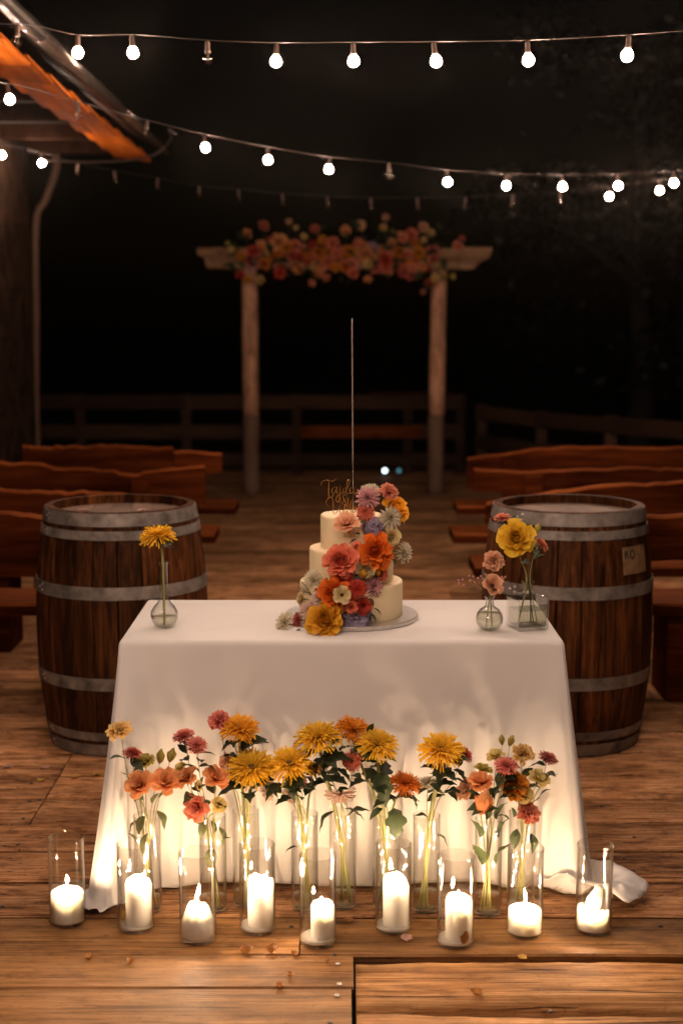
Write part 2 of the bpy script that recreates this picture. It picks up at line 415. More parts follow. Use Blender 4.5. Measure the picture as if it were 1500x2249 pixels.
# ------------------------------------------------------------------ farm building with eave
bld = thing('farm_building', 'rough plastered farm building with orange eave, metal gutter and downpipe', 'building', (-2.15, 6, 0))
def rel(root, *ps): return [Vector(p) - root.location for p in ps]
o = build('wall', MB().box((-1.6, -3.2, -.38), (0, 4.0, 3.3)), 'stucco', bld)
GX, SZ = -1.31, 2.76
def bbox(name, a, b, mat, par=bld): return build(name, MB().box(Vector(a) - bld.location, Vector(b) - bld.location), mat, par)
for i in range(12):                                           # overlapping orange eave boards, each one tipped under the next
    y0 = 4.3 + i * .485; y1 = y0 + .54
    mb = MB(); n = 8; sd = R.random() * 50
    for kx in range(n + 1):
        x = GX - .02 - .25 * kx / n
        e0 = y0 + .05 * math.sin(kx / n * 3.1) + .02 * fbm((kx * .6, sd, 0)); e1 = y1 + .05 * math.sin(kx / n * 3.1) + .02 * fbm((kx * .6, sd, 3))
        zc = SZ + .035 * (kx / n) + .008 * fbm((kx * .5, sd, 1))
        for (yy, z) in ((e0, zc + .034), (e0, zc + .022), ((e0 + e1)/2, zc + .008), (e1, zc - .006), (e1, zc + .008), ((e0 + e1)/2, zc + .022)):
            mb.vert(Vector((x, yy, z)) - bld.location)
    for kx in range(n):
        for q in range(6):
            q2 = (q + 1) % 6; mb.f.append((kx*6 + q, (kx+1)*6 + q, (kx+1)*6 + q2, kx*6 + q2))
    mb.f.append(tuple(range(6))); mb.f.append(tuple(n*6 + 5 - q for q in range(6)))
    build('eave_board', mb, 'soffit_wood', bld)
bbox('soffit', (-2.15, 4.0, 2.92), (-1.54, 10.15, 2.96), 'rafter_wood')
for i in range(8):
    yy = 4.4 + i * .8; bbox('rafter', (-2.15, yy, 2.80), (-1.57, yy + .09, 2.919), 'rafter_wood')
rm = MB().prism([(GX - 2.15 * 0 - 0, 0)], 0, 0) if False else MB()
rm.prism([(-1.27 + 2.15, 2.84), (-1.27 + 2.15, 2.88), (-1.7, 4.4), (-1.7, 4.34)], -2.2, 4.2); build('roof', rm, 'roof_tile', bld)
gp = []
for k in range(9):
    a = math.pi * (1 + k / 8); gp.append((.042 * math.cos(a), .042 * math.sin(a)))
gp2 = [(x * .93, z * .93) for x, z in reversed(gp)]
for (ya, yb) in ((3.9, 6.02), (6.03, 8.2), (8.21, 10.2)):
    gmb = MB().prism([(x + 2.15 - 1.235, z + 2.845) for x, z in gp + gp2], ya - 6, yb - 6); build('gutter', gmb, 'gutter_metal', bld, True, fix=True)
dp = smoothpath(rel(bld, at(122, 330, 10.12), at(124, 372, 10.12), at(100, 440, 10.08), at(80, 490, 10.05), at(80, 700, 10.05), at(82, 975, 10.05), (-2.10, 10.05, .02)), 5)
build('downpipe', MB().tube(dp, .028, 12), 'pipe_metal', bld, True)

# ------------------------------------------------------------------ fences
def fence(label, posts, tops, rails, name='fence', group=None):
    f = thing(name, label, 'fence', (posts[0][0], posts[0][1], -.07))
    for (x, y_), zt in zip(posts, tops):
        build('post', MB().box((x - .05, y_ - .05, -.07), (x + .05, y_ + .05, zt)), 'fence_wood', f, loc=-f.location)
    for i in range(len(posts) - 1):
        a, b = Vector((*posts[i], 0)), Vector((*posts[i+1], 0)); d = (b - a); L = d.length; ang = math.atan2(d.y, d.x)
        for (z0, z1) in rails:
            za = tops[i]; zb = tops[i+1]; s0 = za / .86; s1 = zb / .86
            mb = MB(); sd = R.random() * 50
            for kx in range(7):
                t = kx / 6; x = L * t; sc = s0 + (s1 - s0) * t
                for (yy, z) in ((-.078, z0 * sc), (-.052, z0 * sc), (-.052, z1 * sc + .012 * fbm((t * 5, sd, 0))), (-.078, z1 * sc + .012 * fbm((t * 5, sd, 0)))): mb.vert((x, yy, z))
            for kx in range(6):
                for q in range(4): mb.f.append((kx*4 + q, (kx+1)*4 + q, (kx+1)*4 + (q+1) % 4, kx*4 + (q+1) % 4))
            mb.f += [(0, 1, 2, 3), (27, 26, 25, 24)]
            build('rail', mb, 'fence_wood', f, loc=Vector((a.x, a.y, 0)) - f.location, rot=(0, 0, ang))
    return f
YF = 15.3
bx_ = [at(px, 900, YF).x for px in (-120, 178, 410, 652, 895, 1010)]
fb = fence('dark rail fence across the far end of deck behind the flower arch', [(x, YF) for x in bx_], [.86] * 6, [(.70, .85), (.38, .53), (.10, .22)])
build('rail_cap', MB().box(at(815, 866, YF - .12) - fb.location, at(990, 860, YF + .1) - fb.location), 'bench_wood', fb)
ra, rb = at(660, 962, YF - .12), at(928, 936, YF - .12)
build('rail', MB().box((ra.x - fb.location.x, -.12, ra.z - fb.location.z), (rb.x - fb.location.x, -.09, rb.z - fb.location.z)), 'bench_lit_edge', fb)
rp_ = []
for px, py, Yd in ((1058, 888, 14.6), (1188, 902, 13.6), (1340, 912, 12.7), (1530, 925, 11.8)):
    p = at(px, py, Yd); rp_.append((p.x, p.y, p.z))
fence('dark rail fence running beside the benches towards the trees', [(p[0], p[1]) for p in rp_], [p[2] for p in rp_], [(.70, .85), (.38, .53), (.10, .22)])

# ------------------------------------------------------------------ trees beyond the fence
def tree(base, H_, rad, label, seed, n=3800):
    r = random.Random(seed); t = thing('tree', label, 'tree', base, 'trees beyond the fence')
    pts = [(0, 0, -.05), (.1, 0, H_ * .25), (-.05, .1, H_ * .55), (.05, 0, H_ * .9)]
    tr = build('trunk', MB().tube(smoothpath(pts, 4), [.2 - .013 * i for i in range(13)], 9), 'bark', t, True)
    clumps = []
    for i in range(26):
        a = r.random() * 6.28; z = H_ * (.28 + .7 * r.random()); rr = rad * math.sqrt(r.random()) * (1.05 - abs(z / H_ - .55) * .9)
        clumps.append((Vector((rr * math.cos(a), rr * math.sin(a), z)), rad * (.18 + .2 * r.random())))
        if i < 12:
            build('limb', MB().tube(smoothpath([(0, 0, z * .75), (rr * .5 * math.cos(a), rr * .5 * math.sin(a), z * .92), clumps[-1][0]], 3), [.06, .055, .05, .04, .03, .02, .012], 6), 'bark', t, True)
    mb = MB()
    for i in range(n):
        c, s = r.choice(clumps); p = c + Vector((r.gauss(0, 1), r.gauss(0, 1), r.gauss(0, .8))) * s * .55
        d = Vector((r.gauss(0, 1), r.gauss(0, 1), r.gauss(0, .6) - .4)).normalized(); e = d.cross(Vector((r.gauss(0, 1), r.gauss(0, 1), r.gauss(0, 1)))).normalized()
        l = .10 + .08 * r.random(); o_ = len(mb.v)
        for q in (p, p + d * l * .5 + e * l * .3, p + d * l, p + d * l * .5 - e * l * .3): mb.vert(q)
        mb.f.append((o_, o_ + 1, o_ + 2, o_ + 3))
    link('crown', mb.mesh('crown'), 'crown_green', t)
tree((3.6, 17.5, -.40), 5.6, 2.0, 'dark leafy tree rising beyond the fence beside the arch', 1)
tree((5.3, 14.6, -.40), 5.2, 1.9, 'dark bushy tree overhanging the side fence', 2)
tree((6.8, 18.6, -.40), 6.8, 2.4, 'tall dark tree standing behind the bushy one', 3)

# deck lamp beyond the arch, plus a dim glowing stand-in for its reflection
def deck_lamp(px, py, mat, label, r=.022):
    g = ground(px, py + 8); t = thing('deck_lamp', label, 'lamp', (g.x, g.y, 0), 'small lamps on the deck floor')
    build('housing', MB().lathe([(.0, 0), (.045, 0), (.045, .008), (.012, .012), (.012, .03)], 14), 'cable_black', t, True)
    q = qaxis((0, -1, .12))
    build('head', MB().lathe([(.0, -.07), (r * .8, -.07), (r * 1.15, -.02), (r * 1.15, .012), (r * 1.02, .012), (r * 1.0, .0)], 16), 'cable_black', t, True, loc=(0, 0, .05), rot=q)
    build('lens', MB().lathe([(r, .002), (r * .6, .006), (.0005, .007)], 16), mat, t, True, loc=(0, 0, .05), rot=q)
deck_lamp(845, 1036, 'lamp_cold', 'small cold white lamp glowing brightly on the deck beyond the arch')
deck_lamp(876, 1036, 'reflection_teal', 'small dim bluish glow added as a reflection beside the bright lamp', .02)

# ------------------------------------------------------------------ benches
def slab(L, d, zprof0, zprof1, seg, mat, name, par, loc):
    """board along x of length L, depth d (y), bottom / top outline functions of t"""
    mb = MB()
    for i in range(seg + 1):
        t = i / seg; x = L * t; z0, z1 = zprof0(t), zprof1(t)
        for (y_, z) in ((0, z0), (0, z1 - .012), (.010, z1), (d - .01, z1), (d, z1 - .012), (d, z0)): mb.vert((x, y_, z))
    for i in range(seg):
        for q in range(6): mb.f.append((i*6 + q, (i+1)*6 + q, (i+1)*6 + (q+1) % 6, i*6 + (q+1) % 6))
    mb.f.append(tuple(range(6))); mb.f.append(tuple(seg*6 + 5 - q for q in range(6)))
    o_ = build(name, mb, mat, par, loc=loc)
    if mat == 'bench_wood':                                   # paler top faces: bulb light put into the colour, with worn sapwood
        o_.data.materials.append(MATS['bench_lit_edge'])
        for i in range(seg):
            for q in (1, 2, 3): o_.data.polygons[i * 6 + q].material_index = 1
    return o_
def interp(pts, x):
    if x <= pts[0][0]: return pts[0][1]
    for (a, b), (c, d) in zip(pts, pts[1:]):
        if x <= c: return b + (d - b) * (x - a) / (c - a)
    return pts[-1][1]
def bench(label, Y, x0, x1, top, bot, seat_end=0.0, posts=(), seat_z=.45, extra=None):
    """top / bot : outline of the live-edge back board as (photo x, photo y) points lying in the plane of the board"""
    t = thing('bench', label, 'bench', ((x0 + x1) / 2, Y, 0), 'live edge benches in rows'); L = x1 - x0; sd = R.random() * 40
    tp = [((at(px, py, Y).x - x0) / L, at(px, py, Y).z) for px, py in top]; bp = [((at(px, py, Y).x - x0) / L, at(px, py, Y).z) for px, py in bot]
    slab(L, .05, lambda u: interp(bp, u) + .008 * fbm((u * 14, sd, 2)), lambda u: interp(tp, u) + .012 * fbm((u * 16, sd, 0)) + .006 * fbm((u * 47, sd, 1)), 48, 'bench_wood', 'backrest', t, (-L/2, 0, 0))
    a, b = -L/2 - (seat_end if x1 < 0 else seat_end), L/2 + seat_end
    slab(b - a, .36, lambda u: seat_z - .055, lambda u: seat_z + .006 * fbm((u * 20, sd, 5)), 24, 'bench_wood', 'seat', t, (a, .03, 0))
    for s in (0, 1):
        x = -L/2 + .35 if s == 0 else L/2 - .35
        build('leg', MB().box((x - .05, .06, 0), (x + .05, .36, seat_z - .056)), 'bench_wood', t)
    for px in posts:
        x = at(px, 1000, Y).x - t.location.x; zt = interp(tp, (x + L/2) / L) - .02
        build('post', MB().box((x - .05, -.052, .0), (x + .05, -.002, zt)), 'bench_wood', t)
    return t
def xat(px, Y): return at(px, 1080, Y).x
YB = (6.07, 7.0, 8.05, 9.25)
bench('live edge bench with worn top painted pale as if lit, closest to the barrel with petals', YB[0], -2.08, xat(330, YB[0]), [(-500, 1115), (0, 1124), (40, 1125), (60, 1131), (110, 1136), (330, 1150)], [(-500, 1250), (330, 1252)], .02)
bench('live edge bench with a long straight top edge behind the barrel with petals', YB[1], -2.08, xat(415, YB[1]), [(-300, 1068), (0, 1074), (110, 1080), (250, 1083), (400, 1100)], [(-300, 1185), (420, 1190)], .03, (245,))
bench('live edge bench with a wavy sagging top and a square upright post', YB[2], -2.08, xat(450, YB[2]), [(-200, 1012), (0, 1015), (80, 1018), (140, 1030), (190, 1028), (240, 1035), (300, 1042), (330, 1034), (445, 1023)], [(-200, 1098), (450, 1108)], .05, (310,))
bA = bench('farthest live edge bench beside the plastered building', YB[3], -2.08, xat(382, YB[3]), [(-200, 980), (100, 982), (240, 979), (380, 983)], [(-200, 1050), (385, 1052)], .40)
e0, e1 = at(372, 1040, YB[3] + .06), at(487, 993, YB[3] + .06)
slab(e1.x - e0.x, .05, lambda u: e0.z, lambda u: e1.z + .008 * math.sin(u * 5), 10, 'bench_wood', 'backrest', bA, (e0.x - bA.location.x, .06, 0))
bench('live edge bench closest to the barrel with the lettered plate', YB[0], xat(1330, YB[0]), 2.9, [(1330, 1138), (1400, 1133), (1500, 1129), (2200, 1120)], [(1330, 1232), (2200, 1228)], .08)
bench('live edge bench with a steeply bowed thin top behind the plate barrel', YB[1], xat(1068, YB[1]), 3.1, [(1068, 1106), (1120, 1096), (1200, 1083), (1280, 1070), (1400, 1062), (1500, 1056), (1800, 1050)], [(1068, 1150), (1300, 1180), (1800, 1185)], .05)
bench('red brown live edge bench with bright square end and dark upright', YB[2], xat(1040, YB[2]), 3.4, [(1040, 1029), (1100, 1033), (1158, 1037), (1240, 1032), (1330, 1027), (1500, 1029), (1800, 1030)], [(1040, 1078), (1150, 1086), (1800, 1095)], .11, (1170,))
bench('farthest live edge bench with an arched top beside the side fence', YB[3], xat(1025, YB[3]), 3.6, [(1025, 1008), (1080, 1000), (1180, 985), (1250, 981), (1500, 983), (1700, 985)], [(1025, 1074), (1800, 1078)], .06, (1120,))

# ------------------------------------------------------------------ wooden arch with garland
YA = 13.5
arch = thing('wedding_arch', 'pale wooden arch of two posts and notched crossbeams over the aisle', 'arch', (at(752, 1085, YA).x, YA, 0))
def apt(px, py): p = at(px, py, YA); return (p.x - arch.location.x, p.z)
for dy in (-.11, .11):
    prof = [apt(437, 545), apt(437, 561), apt(452, 568), apt(458, 590), apt(1036, 592), apt(1050, 578), apt(1072, 566), apt(1078, 545)]
    build('crossbeam', MB().prism(prof, dy - .03, dy + .03), 'arch_beam', arch)
for (xt, xb) in ((548, 554), (965, 955)):
    a = Vector((apt(xt, 590)[0], 0, apt(xt, 548)[1])); b = Vector((apt(xb, 1085)[0], 0, 0)); mid = a.lerp(b, (a.z - .76) / a.z)
    def post(p, q, h, mat, name):
        n = 12; pts = [p.lerp(q, k / 8) for k in range(9)]; mb = MB().tube(pts, h, n); sd = R.random() * 30
        for i, v in enumerate(mb.v):
            c = pts[min(8, i // n)]; e = Vector(v) - c; mb.v[i] = tuple(c + e * (1 + .10 * fbm((e.x * 9 + sd, e.y * 9, v[2] * 2.2))))
        build(name, mb, mat, arch, True)
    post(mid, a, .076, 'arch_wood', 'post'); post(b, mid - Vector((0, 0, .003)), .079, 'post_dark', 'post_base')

# ------------------------------------------------------------------ barrels
def barrel(label, cx, cyy, rotz, group):
    t = thing('wine_barrel', label, 'barrel', (cx, cyy, 0), group, rotz); Hh = .955
    def rad(z): u = (z - Hh/2) / (Hh/2); return .342 - .048 * abs(u) ** 2.1
    n = 22; hw = math.pi / n * .975; mb = MB(); rowsz = [Hh * i / 14 for i in range(15)]; cs = (-1, -.93, 0, .93, 1)
    for z in rowsz:
        r = rad(z)
        for c in cs: th = c * hw; rr = r - (.006 if abs(c) == 1 else 0); mb.vert((rr * math.cos(th), rr * math.sin(th), z))
        for c in (1, -1): th = c * hw; mb.vert(((r - .027) * math.cos(th), (r - .027) * math.sin(th), z))
    for i in range(14):
        for q in range(7): mb.f.append((i*7 + q, i*7 + (q+1) % 7, (i+1)*7 + (q+1) % 7, (i+1)*7 + q))
    mb.f.append(tuple(range(7))); mb.f.append(tuple(14*7 + 6 - q for q in range(7)))
    me = mb.mesh('stave'); fix_normals(me); me.materials.append(MATS['stave_wood'])
    for k in range(n): link('stave', me, None, t, rot=(0, 0, 2 * math.pi * k / n))
    for (za, zb, hm) in ((.903, .952, 'galvanised'), (.852, .886, 'galvanised'), (.626, .675, 'galvanised'), (.272, .321, 'galvanised'), (.066, .100, 'galvanised'), (.004, .050, 'galvanised')):
        e = .0035
        hp = build('hoop', MB().lathe([(rad(za) + .0005, za), (rad(za) + e, za), (rad((za+zb)/2) + e, (za+zb)/2), (rad(zb) + e, zb), (rad(zb) + .0005, zb), (rad((za+zb)/2) + .0005, (za+zb)/2)], 120, close=True), hm, t, False)
        for (aa, fz) in ((-1.20, .3), (-1.20, .72), (-1.27, .5)):
            z = za + (zb - za) * fz; r = rad(z) + e
            th = aa - math.pi * .5 + .12
            q = qaxis((math.cos(th), math.sin(th), 0))
            build('rivet', MB().lathe([(.006, -.001), (.005, .002), (.0005, .003)], 8), 'rivet_steel', hp, True, loc=(r * math.cos(th), r * math.sin(th), z), rot=q)
    for zt, zc in ((Hh - .035, .02), (.05, .02)):
        hd = thing_part = None
        rr = rad(zt) - .027
        for i in range(7):                                    # head boards
            x0 = -rr + 2 * rr * i / 7 + .001; x1 = -rr + 2 * rr * (i + 1) / 7 - .001; m2 = MB(); poly = []
            for k in range(7): x = x0 + (x1 - x0) * k / 6; poly.append((x, -math.sqrt(max(rr*rr - x*x, 1e-6))))
            for k in range(7): x = x1 + (x0 - x1) * k / 6; poly.append((x, math.sqrt(max(rr*rr - x*x, 1e-6))))
            for z in (zt - zc, zt):
                for p in poly: m2.vert((p[0], p[1], z))
            m2.f.append(tuple(range(14))); m2.f.append(tuple(27 - i_ for i_ in range(14)))
            for k in range(14): m2.f.append((k, (k+1) % 14, 14 + (k+1) % 14, 14 + k))
            build('head_board', m2, 'head_wood', t)
    return t, rad
YBAR = 5.63
bl, rad_ = barrel('oak barrel with grey hoops and pale petals lying on its lid', at(277, 1640, YBAR).x, YBAR, .10, 'oak barrels flanking the table')
br_, rad_ = barrel('oak barrel with grey hoops and a worn lettered plate', at(1236, 1640, YBAR).x, YBAR, .3, 'oak barrels flanking the table')
# lettered plate on the second barrel
def on_barrel(ang, z, off): r = rad_(z) + off; return Vector((r * math.sin(ang), -r * math.cos(ang), z))
pm = MB(); NA = 12; A0, A1 = math.asin(.175 / .345), math.asin(.175 / .345) + .43
for off in (.004, .0055):
    for i in range(NA + 1):
        a = A0 + (A1 - A0) * i / NA
        for z in (.695 + .02, .695 + .125): pm.vert(on_barrel(a, z, off))
b2 = 2 * (NA + 1)
for i in range(NA):
    j = i * 2; pm.f += [(j, j+2, j+3, j+1), (b2+j, b2+j+1, b2+j+3, b2+j+2), (j, b2+j, b2+j+2, j+2), (j+1, j+3, b2+j+3, b2+j+1)]
pm.f += [(0, 1, b2+1, b2), (2*NA, b2+2*NA, b2+2*NA+1, 2*NA+1)]
plate = build('plate', pm, 'plate_tin', br_); plate.rotation_euler = (0, 0, -.3)
def stroke(pts, wd, par, name, mat):
    mb = MB(); pts = [Vector((p[0], p[1])) for p in pts]
    for i, p in enumerate(pts):
        d = (pts[min(i+1, len(pts)-1)] - pts[max(i-1, 0)]).normalized(); nn = Vector((-d.y, d.x)) * wd / 2
        for q in (p + nn, p - nn):
            for off in (.0056, .0066): mb.vert(on_barrel(A0 + q.x / .345, .715 + q.y, off))
    for i in range(len(pts) - 1):
        j = i * 4; mb.f += [(j+1, j+3, j+7, j+5), (j, j+1, j+5, j+4), (j+2, j+6, j+7, j+3)]
    e = len(pts) * 4 - 4; mb.f += [(0, 2, 3, 1), (e, e+1, e+3, e+2)]
    return build(name, mb, mat, par)
stroke([(.012, .060), (.012, .092)], .006, plate, 'letter_stroke', 'paint_black')
stroke([(.030, .092), (.016, .077)], .0045, plate, 'letter_stroke', 'paint_black')
stroke([(.019, .079), (.032, .060)], .006, plate, 'letter_stroke', 'paint_black')
stroke([(.053 + .012 * math.cos(a / 14 * 6.283), .076 + .016 * math.sin(a / 14 * 6.283)) for a in range(15)], .006, plate, 'letter_stroke', 'paint_black')

# ------------------------------------------------------------------ string lights
GS = .74
GLOBE = [(r * GS, .027 + (z - .027) * GS) for r, z in ((.0002, -.026), (.010, -.0245), (.019, -.018), (.0245, -.008), (.025, .002), (.021, .013), (.0145, .021), (.0125, .027))]
globe_me = MB().lathe(GLOBE, 18).mesh('bulb_globe', True); globe_lit = globe_me.copy(); globe_lit.materials.append(MATS['bulb_lit']); globe_me.materials.append(MATS['bulb_glass'])
for me in (globe_lit, globe_me): fix_normals(me)
sock_me = MB().lathe([(.0002, .066), (.006, .065), (.0085, .058), (.0085, .036), (.0105, .034), (.0105, .024), (.0002, .024)], 14).mesh('socket', True); sock_me.materials.append(MATS['socket_brown'])
fil_me = MB().tube([(-.006, 0, .02), (-.008, 0, .0), (-.002, 0, .008), (.002, 0, -.002), (.008, 0, .004), (.006, 0, .02)], .0008, 5).mesh('filament'); fil_me.materials.append(MATS['bulb_filament'])
def string_lights(label, bulbs, ypts, cable, group='string lights over the deck'):
    """bulbs: (photo x, photo y, lit) ; ypts: depth by photo x ; cable: extra photo points"""
    c0 = at(bulbs[0][0], bulbs[0][1], interp(ypts, bulbs[0][0]))
    t = thing('string_lights', label, 'string lights', c0, group); path = []
    for (px, py, lit) in bulbs:
        Y = interp(ypts, px); p = at(px, py, Y); rz = R.random() * 6; tilt = (R.uniform(-.16, .16), R.uniform(-.12, .12), rz)
        b = link('bulb', globe_lit if lit else globe_me, None, t, loc=p - c0, rot=tilt)
        link('socket', sock_me, None, b)
        if not lit: link('filament', fil_me, None, b)
        path.append((px, p + Vector((0, 0, .068))))
    for (px, py) in cable: path.append((px, at(px, py, interp(ypts, px))))
    path.sort(key=lambda q: q[0])
    build('cable', MB().tube([p - c0 for p in smoothpath([q[1] for q in path], 6)], .0014, 6), 'cable_brown', t, True)
    return t
string_lights('bright string of globe bulbs with one clear unlit bulb, strung above the table', [(38, 95, 0), (172, 120, 1), (293, 120, 1), (457, 133, 0), (606, 139, 1), (777, 139, 1), (958, 139, 1), (1160, 137, 1), (1376, 127, 1), (1600, 112, 1)],
              [(-120, 5.3), (200, 5.2), (600, 5.0), (1700, 4.3)], [(-150, 68)])
string_lights('string of glowing globe bulbs running from under the eave above the benches', [(23, 222, 1), (172, 258, 0), (320, 295, 0), (452, 327, 1), (589, 354, 1), (722, 375, 1), (855, 388, 0), (983, 403, 1), (1111, 411, 1), (1235, 413, 1), (1357, 411, 1), (1479, 405, 1)],
              [(-100, 5.7), (23, 5.9), (172, 6.5), (300, 6.95), (900, 7.3), (1600, 7.7)], [(-140, 178), (1640, 372)])
string_lights('string of mostly unlit bulbs sagging in front of the flower arch', [(5, 343, 1), (93, 360, 1), (170, 382, 0), (255, 398, 0), (346, 413, 0), (438, 430, 0), (526, 437, 0), (622, 447, 0), (720, 453, 0), (816, 457, 0), (918, 457, 0), (1020, 455, 0), (1123, 451, 0), (1230, 444, 0), (1337, 434, 1), (1448, 421, 1), (1570, 405, 1)],
              [(-60, 8.55), (100, 9.2), (500, 10.2), (1000, 9.4), (1600, 8.3)], [(-60, 318)])
lp = [at(93, 352, 9.15), at(200, 356, 9.3), at(300, 350, 9.5), at(348, 335, 9.6), at(376, 305, 9.4), at(372, 285, 8.6), at(385, 294, 7.3)]
c = build('cable', MB().tube(smoothpath([p - lp[0] for p in lp], 6), .006, 6), 'cable_brown', None, True, loc=lp[0]); c.name = 'hanging_cable'
tag(c, 'loose brown cable looping from the wall lamp to the tip of the eave', 'cable')
def fill_string(label, x0, x1, Y, z0, z1, n, sag=.15):  # extra bulb rows out of view, added to light the fronts
    c0 = Vector((x0, Y, z0)); t = thing('string_lights', label, 'string lights', c0, 'string lights over the deck'); pts = []
    for i in range(n):
        u = (i + .5) / n; p = Vector((x0 + (x1 - x0) * u, Y + .1 * math.sin(u * 3), z0 + (z1 - z0) * u - sag * math.sin(math.pi * u)))
        b = link('bulb', globe_lit, None, t, loc=p - c0, rot=(0, 0, i)); link('socket', sock_me, None, b); pts.append(p + Vector((0, 0, .068)) - c0)
    build('cable', MB().tube([Vector((0, 0, .1))] + pts + [Vector((x1 - x0, 0, z1 - z0 + .1))], .0014, 6), 'cable_brown', t, True)
fill_string('unseen string of globe bulbs added over the deck for front fill light', -2.0, .8, 2.35, 2.62, 2.72, 12, .06)
fill_string('unseen string of globe bulbs added farthest forward for front fill light', -2.0, 1.0, .6, 2.6, 2.7, 10, .1)

# ------------------------------------------------------------------ table and cloth
TW, TY0, TY1, TZ = .653, 4.085, 4.690, .752
tb = thing('table', 'folding table hidden under the white cloth', 'table', (0, (TY0 + TY1)/2, 0))
build('table_top', MB().box((-TW + .012, TY0 + .012, TZ - .032), (TW - .012, TY1 - .012, TZ - .004)), 'head_wood', tb, loc=-tb.location)
for sx in (-1, 1):
    for yy in (TY0 + .08, TY1 - .08):
        build('leg', MB().tube([(sx * (TW - .1), yy, 0), (sx * (TW - .1), yy, TZ - .033)], .015, 10), 'galvanised', tb, True, loc=-tb.location)
def cloth():
    per = []                                                  # (point, normal, perimeter distance to nearest front corner, side)
    rc = .012
    def edge(a, b, n, nn):
        for i in range(n): t = i / n; per.append((a.lerp(b, t), nn))
    x0, x1, y0, y1 = -TW + rc, TW - rc, TY0 + rc, TY1 - rc
    def fan(c, a0, a1, n):
        for i in range(n): a = a0 + (a1 - a0) * i / n; per.append((Vector(c), Vector((math.cos(a), math.sin(a)))))
    P = math.pi
    edge(Vector((x0, y0)), Vector((x1, y0)), 150, Vector((0, -1))); fan((x1, y0), -P/2, 0, 26)
    edge(Vector((x1, y0)), Vector((x1, y1)), 60, Vector((1, 0))); fan((x1, y1), 0, P/2, 16)
    edge(Vector((x1, y1)), Vector((x0, y1)), 70, Vector((0, 1))); fan((x0, y1), P/2, P, 16)
    edge(Vector((x0, y1)), Vector((x0, y0)), 60, Vector((-1, 0))); fan((x0, y0), P, 1.5 * P, 26)
    N = len(per); NV = 64; mb = MB(); CL, CR = Vector((-.045, -.15)), Vector((.062, -.075))
    rows_ = [0, .004, .008, .012, .018, .026] + [.026 + (1 - .026) * (i + 1) / (NV - 6) for i in range(NV - 6)]
    for v in rows_:
        for (p, n) in per:
            dl = (p - Vector((x0, y0))).length; dr = (p - Vector((x1, y0))).length
            fan_l = 1 if dl < 1e-4 else 0; fan_r = 1 if dr < 1e-4 else 0
            wl_ = math.exp(-(dl / .085) ** 2); wr_ = math.exp(-(dr / .085) ** 2)
            front = max(0.0, -n.y); side = abs(n.x)
            hem = .738 + .012 * fbm((p.x * 4.1, 1.3, 0)) if n.y < -.9 else .735
            L = hem + (.075 * wl_ + .225 * wr_) + side * (1 - max(wl_, wr_)) * .0
            l = v * L; drop = min(l, .742); t = drop / .742; e = max(0.0, l - .742)
            rr = rc * math.sin(min(1, drop / .018) * P/2)
            z = TZ - drop if drop > .018 else TZ - rc * (1 - math.cos(min(1, drop / .018) * P/2)) - drop * .3
            ph = p.x * 1.0 + p.y
            soft = .008 * fbm((p.x * 2.2, t * .9, 3)) + .0018 * fbm((p.x * 7.0, t * .6, 7))
            fold = (.017 * math.sin(dl * 38 + 1.0) * math.exp(-(dl / .22) ** 2) + .014 * math.sin(dr * 34 + 2.0) * math.exp(-(dr / .24) ** 2)) * t ** 1.1
            if fan_l or fan_r: fold = 0
            off2 = n * (rr + .022 * t + soft * t + fold) + CL * wl_ * t ** 1.15 + CR * wr_ * t ** 1.0
            x_, y_ = p.x + off2.x, p.y + off2.y
            if e > 0:
                d = (n * .7 + (CL.normalized() * wl_ * .8 if wl_ > wr_ else Vector((.93, -.36)) * wr_ * 1.6))
                d.normalize(); x_ += d.x * e * .75; y_ += d.y * e * .75
                z = .006 + abs(fbm((x_ * 16, y_ * 16, 2))) * .035 * min(1, e / .05) + (.060 * math.sin(min(e, .26) / .26 * P) if wr_ > .2 else .012 * math.sin(min(e, .2) / .2 * P))
            mb.vert((x_, y_, z))
    for i in range(len(rows_) - 1):
        for k in range(N): k2 = (k + 1) % N; mb.f.append((i*N + k, (i+1)*N + k, (i+1)*N + k2, i*N + k2))
    c0 = mb.vert((0, (TY0 + TY1) / 2, TZ))
    for k in range(N): mb.f.append((k, (k+1) % N, c0))
    me = mb.mesh('tablecloth', True); o_ = link('tablecloth', me, 'cloth')
    so_ = o_.modifiers.new('thick', 'SOLIDIFY'); so_.thickness = .0012; so_.offset = 1
    tag(o_, 'white cloth draped over the table with corners spilling onto the deck', 'tablecloth')
cloth()
TOPZ = TZ + .0015

